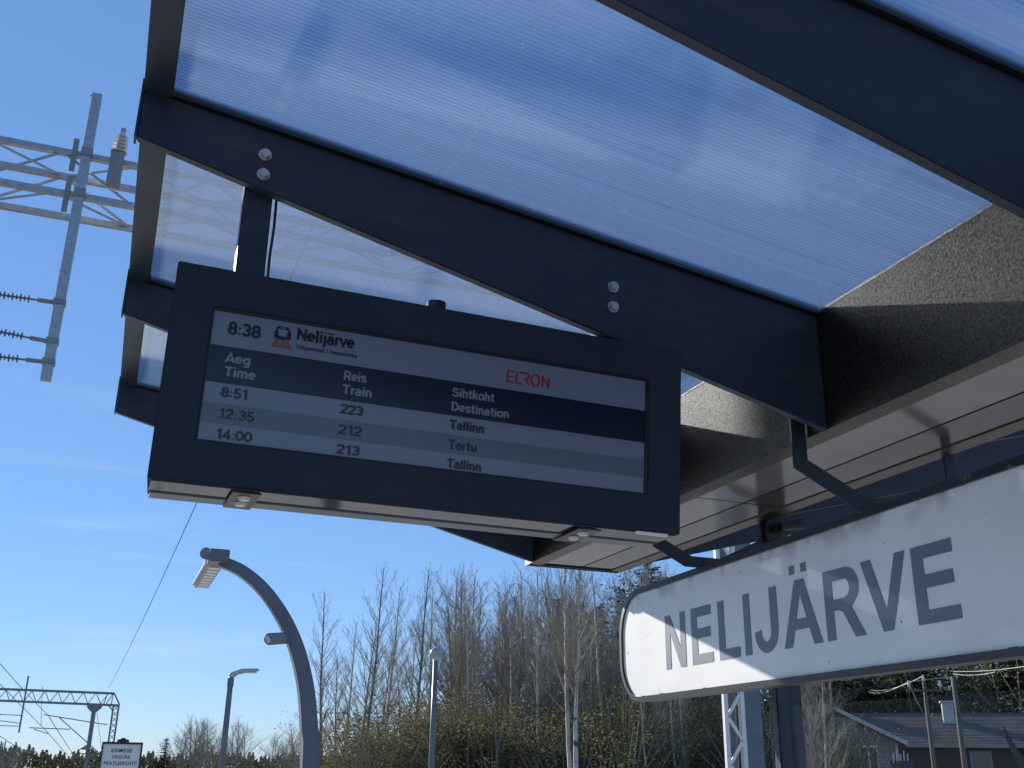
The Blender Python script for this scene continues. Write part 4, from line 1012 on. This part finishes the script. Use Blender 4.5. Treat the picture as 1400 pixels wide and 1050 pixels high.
def house_big():
    # local frame: x to the right, y away, origin at the gable's lower right corner
    g0 = at_d(1229, 1040, 56.0); rz = -R(38)
    o = thing('timber_house', (g0.x, g0.y, Zg), 'brown timber house with white-edged gable and long tiled roof, below the name sign', 'house', rz=rz)
    top = at_d(1168, 972, 56).z-Zg; eave = at_d(1229, 1013, 56).z-Zg
    hw = 2.75
    # gable wing: wall from x=-2*hw..0, ridge at x=-hw, running back in y
    y1 = 6.0
    sd = MB(); nC = int(eave/.18)
    for k in range(int(top/.18)):
        z = .18*k; zt_ = z+.165
        hwid = hw if zt_ < eave else hw*(top-zt_)/(top-eave)
        if hwid > .06: sd.box(-hw-hwid, -hw+hwid, -.02-.015*(k % 2), .0, z, zt_)
    sd.build('siding_board', M['siding'], o, fixn=False)['kind'] = 'stuff'
    MB().prism([(-2*hw, 0), (0, 0), (0, eave), (-hw, top-.03), (-2*hw, eave)], .002, y1).build('wall', M['siding'], o)
    for sgn in (-1, 1):
        rp_ = [(-hw, top+.02), (-hw+sgn*(hw+.45), eave-.45*(top-eave)/hw+.02), (-hw+sgn*(hw+.45), eave-.45*(top-eave)/hw+.16), (-hw, top+.16)]
        rf = MB().prism(rp_, -.45, y1+2).build('roof', M['tiles'], o)
        q = [(-hw, top+.0), (-hw+sgn*(hw+.47), eave-.47*(top-eave)/hw+.0), (-hw+sgn*(hw+.47), eave-.47*(top-eave)/hw+.2), (-hw, top+.2)]
        MB().prism(q, -.50, -.452).build('bargeboard', M['white_paint'], rf)
    MB().box(-.10, .03, -.06, -.022, 0, eave-.1).build('corner_board', M['white_paint'], o)
    for (cx, zc, ww, hh) in ((-1.35, 2.6, .42, .95), (-2.35, 4.45, .55, .36), (-3.4, 2.95, .45, .30)):
        wn_ = MB().box(cx-ww, cx+ww, -.07, -.035, zc-hh/1, zc+hh).build('window', M['white_paint'], o)
        for s2 in (-1, 1): MB().box(cx+s2*ww*.5-ww*.36, cx+s2*ww*.5+ww*.36, -.075, -.071, zc-hh*.86, zc+hh*.86).build('pane', M['window_dark'], wn_)
    # long wing to the right, ridge along x
    xw = 12.5; rz_ = at_d(1300, 975, 60).z-Zg; ez_ = eave-.05; yf, yb_ = 2.2, 9.0; ym = (yf+yb_)/2
    wl = MB().box(.02, xw, yf, yb_, 0, ez_).build('wall', M['siding_dark'], o)
    tl2 = MB(); rows = 22
    for k in range(rows):
        t0, t1 = k/rows, (k+1)/rows
        ya, yb2 = yf-.5+(ym-yf+.5)*t0, yf-.5+(ym-yf+.5)*t1; za, zb_ = ez_-.1+(rz_-ez_+.1)*t0, ez_-.1+(rz_-ez_+.1)*t1
        x1 = xw+.5 - (3.6)*t0; x1b = xw+.5-3.6*t1
        tl2.v += [(-hw, ya, za+.07), (x1, ya, za+.07), (x1b, yb2, zb_+.03), (-hw, yb2, zb_+.03), (-hw, ya, za), (x1, ya, za)]
        n = len(tl2.v)-6; tl2.f += [(n, n+1, n+2, n+3), (n+4, n+5, n+1, n)]
    tl2.build('roof_tile', M['tiles'], o, fixn=False)['kind'] = 'stuff'
    rf = MB()
    rf.v = [(-hw, yf-.5, ez_-.12), (xw+.5, yf-.5, ez_-.12), (xw+.5, yb_+.5, ez_-.12), (-hw, yb_+.5, ez_-.12), (-hw, ym, rz_-.02), (xw-3.1, ym, rz_-.02)]
    rf.f = [(0, 1, 5, 4), (1, 2, 5), (2, 3, 4, 5), (0, 4, 3), (0, 3, 2, 1)]
    r_ = rf.build('roof', M['tiles'], o)
    MB().box(-hw, xw-3.1, ym-.12, ym+.12, rz_, rz_+.09).build('ridge_cap', M['tiles'], r_)
    MB().box(-.2, xw+.5, yf-.56, yf-.502, ez_-.2, ez_-.02).build('fascia', M['siding'], r_)
    ch = MB().box(2.6, 3.15, ym-1.3, ym-.75, rz_-1.6, rz_+.55).build('chimney', M['plaster'], r_)
    MB().box(2.52, 3.23, ym-1.38, ym-.67, rz_+.551, rz_+.64).build('chimney_cap', M['plaster'], r_)
    for cx in (3.9, 7.2):
        wn_ = MB().box(cx-.5, cx+.5, yf-.06, yf-.005, 1.9, 3.35).build('window', M['siding'], o); MB().box(cx-.38, cx+.38, yf-.07, yf-.061, 2.02, 3.23).build('pane', M['window_dark'], wn_)
    return g0
house_big()
def house_low():
    p = at_d(985, 1045, 60.0)
    o = thing('low_house', (p.x, p.y, Zg), 'low house with dark grey roof and brick chimney, left of the white lattice leg', 'house', rz=-R(30))
    rz_ = at_d(985, 1019, 60).z-Zg; ez_ = .9
    MB().box(-4, 6, -3, 3, 0, ez_).build('wall', M['siding_dark'], o)
    rf = MB(); rf.v = [(-5.0, -3.6, ez_-.1), (6.4, -3.6, ez_-.1), (6.4, 3.6, ez_-.1), (-5.0, 3.6, ez_-.1), (-2.6, 0, rz_), (6.4, 0, rz_)]
    rf.f = [(0, 1, 5, 4), (1, 2, 5), (2, 3, 4, 5), (0, 4, 3), (0, 3, 2, 1)]
    r_ = rf.build('roof', M['tiles_dark'], o)
    MB().box(-.9, -.45, -.75, -.3, rz_-.5, rz_+.75).build('chimney', M['plaster'], r_)
    MB().box(-.98, -.37, -.83, -.22, rz_+.751, rz_+.86).build('chimney_cap', M['tiles_dark'], r_)
    for x, y in ((-2.4, -1.2), (-1.8, -.7)):
        z = ez_-.1 + (3.6+y)/3.6*(rz_-ez_+.1); MB().box(x-.3, x+.3, y-.2, y+.2, z+.02, z+.12).build('skylight', M['lamp_body'], r_)
house_low()
# picket-like white posts beside the gable
pp = at_d(1232, 1045, 40.0)
o = thing('dark_bin_rack', (pp.x, pp.y, Zg), 'dark box topped with short white pipes beside the gable corner', 'vent box')
zt_ = at_d(1232, 1040, 40).z
MB().box(pp.x-.28, pp.x+.36, pp.y-.2, pp.y+.2, Zg, zt_).build('box', M['siding_dark'], o, off=(pp.x, pp.y, Zg))
for k in range(5):
    x = pp.x-.3+k*.15; MB().tube([(x, pp.y, zt_-.1), (x+.02, pp.y, zt_+.22+.1*(k % 2))], .022, 6).build('pipe', M['white_paint'], o, off=(pp.x, pp.y, Zg))
# utility poles
def upole(px, toppy, ds, label, arm=True, r0=.058):
    t = at_d(px, toppy, ds); f = (t.x, t.y, Zg)
    o = thing('utility_pole', f, label, 'utility pole')
    MB().tube([(t.x, t.y, Zg), (t.x, t.y, t.z)], [r0*1.2, r0*.85], 10).build('shaft', M['timber'], o, off=f, smooth=True)
    c = []
    if arm:
        dx, dy = math.cos(R(-30)), math.sin(R(-30))
        for k in (-.38, 0, .40):
            x, y = t.x+dx*k, t.y+dy*k; z = t.z-.12 + (0 if k else .14)
            ins = MB().tube([(x, y, z), (x, y, z+.06), (x, y, z+.09), (x, y, z+.15)], [.035, .045, .025, .03], 10).build('insulator', M['porcelain'], o, off=f); c.append(Vector((x, y, z+.12)))
            MB().tube([(x, y, z-.14), (x, y, z-.001)], .012, 6).build('pin', M['galv'], ins, off=f)
        MB().bar((t.x-dx*.45, t.y-dy*.45, t.z-.22), (t.x+dx*.45, t.y+dy*.45, t.z-.22), .05, .05).build('crossarm', M['timber'], o, off=f)
    return c
cc = upole(1263, 932, 30.0, 'sunlit wooden utility pole with white insulators in front of the house roof')
upole(1303, 925, 33.0, 'shaded wooden utility pole right of the one with white insulators', arm=False, r0=.075)
ends = [at_d(1188, 946, 60.0), at_d(1191, 943.5, 60.0)]
wire('power_line', sag(cc[0], ends[0], .15), .008, 'lower pale power line running left from the sunlit utility pole', mt='white_paint')
wire('power_line', sag(cc[1], ends[1], .15), .008, 'upper pale power line running left from the sunlit utility pole', mt='white_paint')
wire('power_line', sag(cc[0], at_d(1302, 925, 33), -.0), .006, 'pale power line linking the two wooden poles', mt='white_paint')
wire('service_wire', sag(cc[2], at_d(1302, 930, 33.0), .25), .006, 'slack cable looping between the two wooden poles', mt='white_paint')
wire('service_wire', sag(cc[0], at_d(1275, 975, 58.0), .5), .008, 'slack house cable from the sunlit pole down to the chimney', mt='white_paint')
for k, (pa, pb) in enumerate((((1303, 918), (1420, 908)), ((1303, 921), (1360, 919)))):
    wire('power_line', sag(at_d(*pa, 33.0), at_d(*pb, 24.0), .05), .006, ('upper' if k == 0 else 'lower') + ' pale power line leaving to the right below the sign', mt='white_paint')
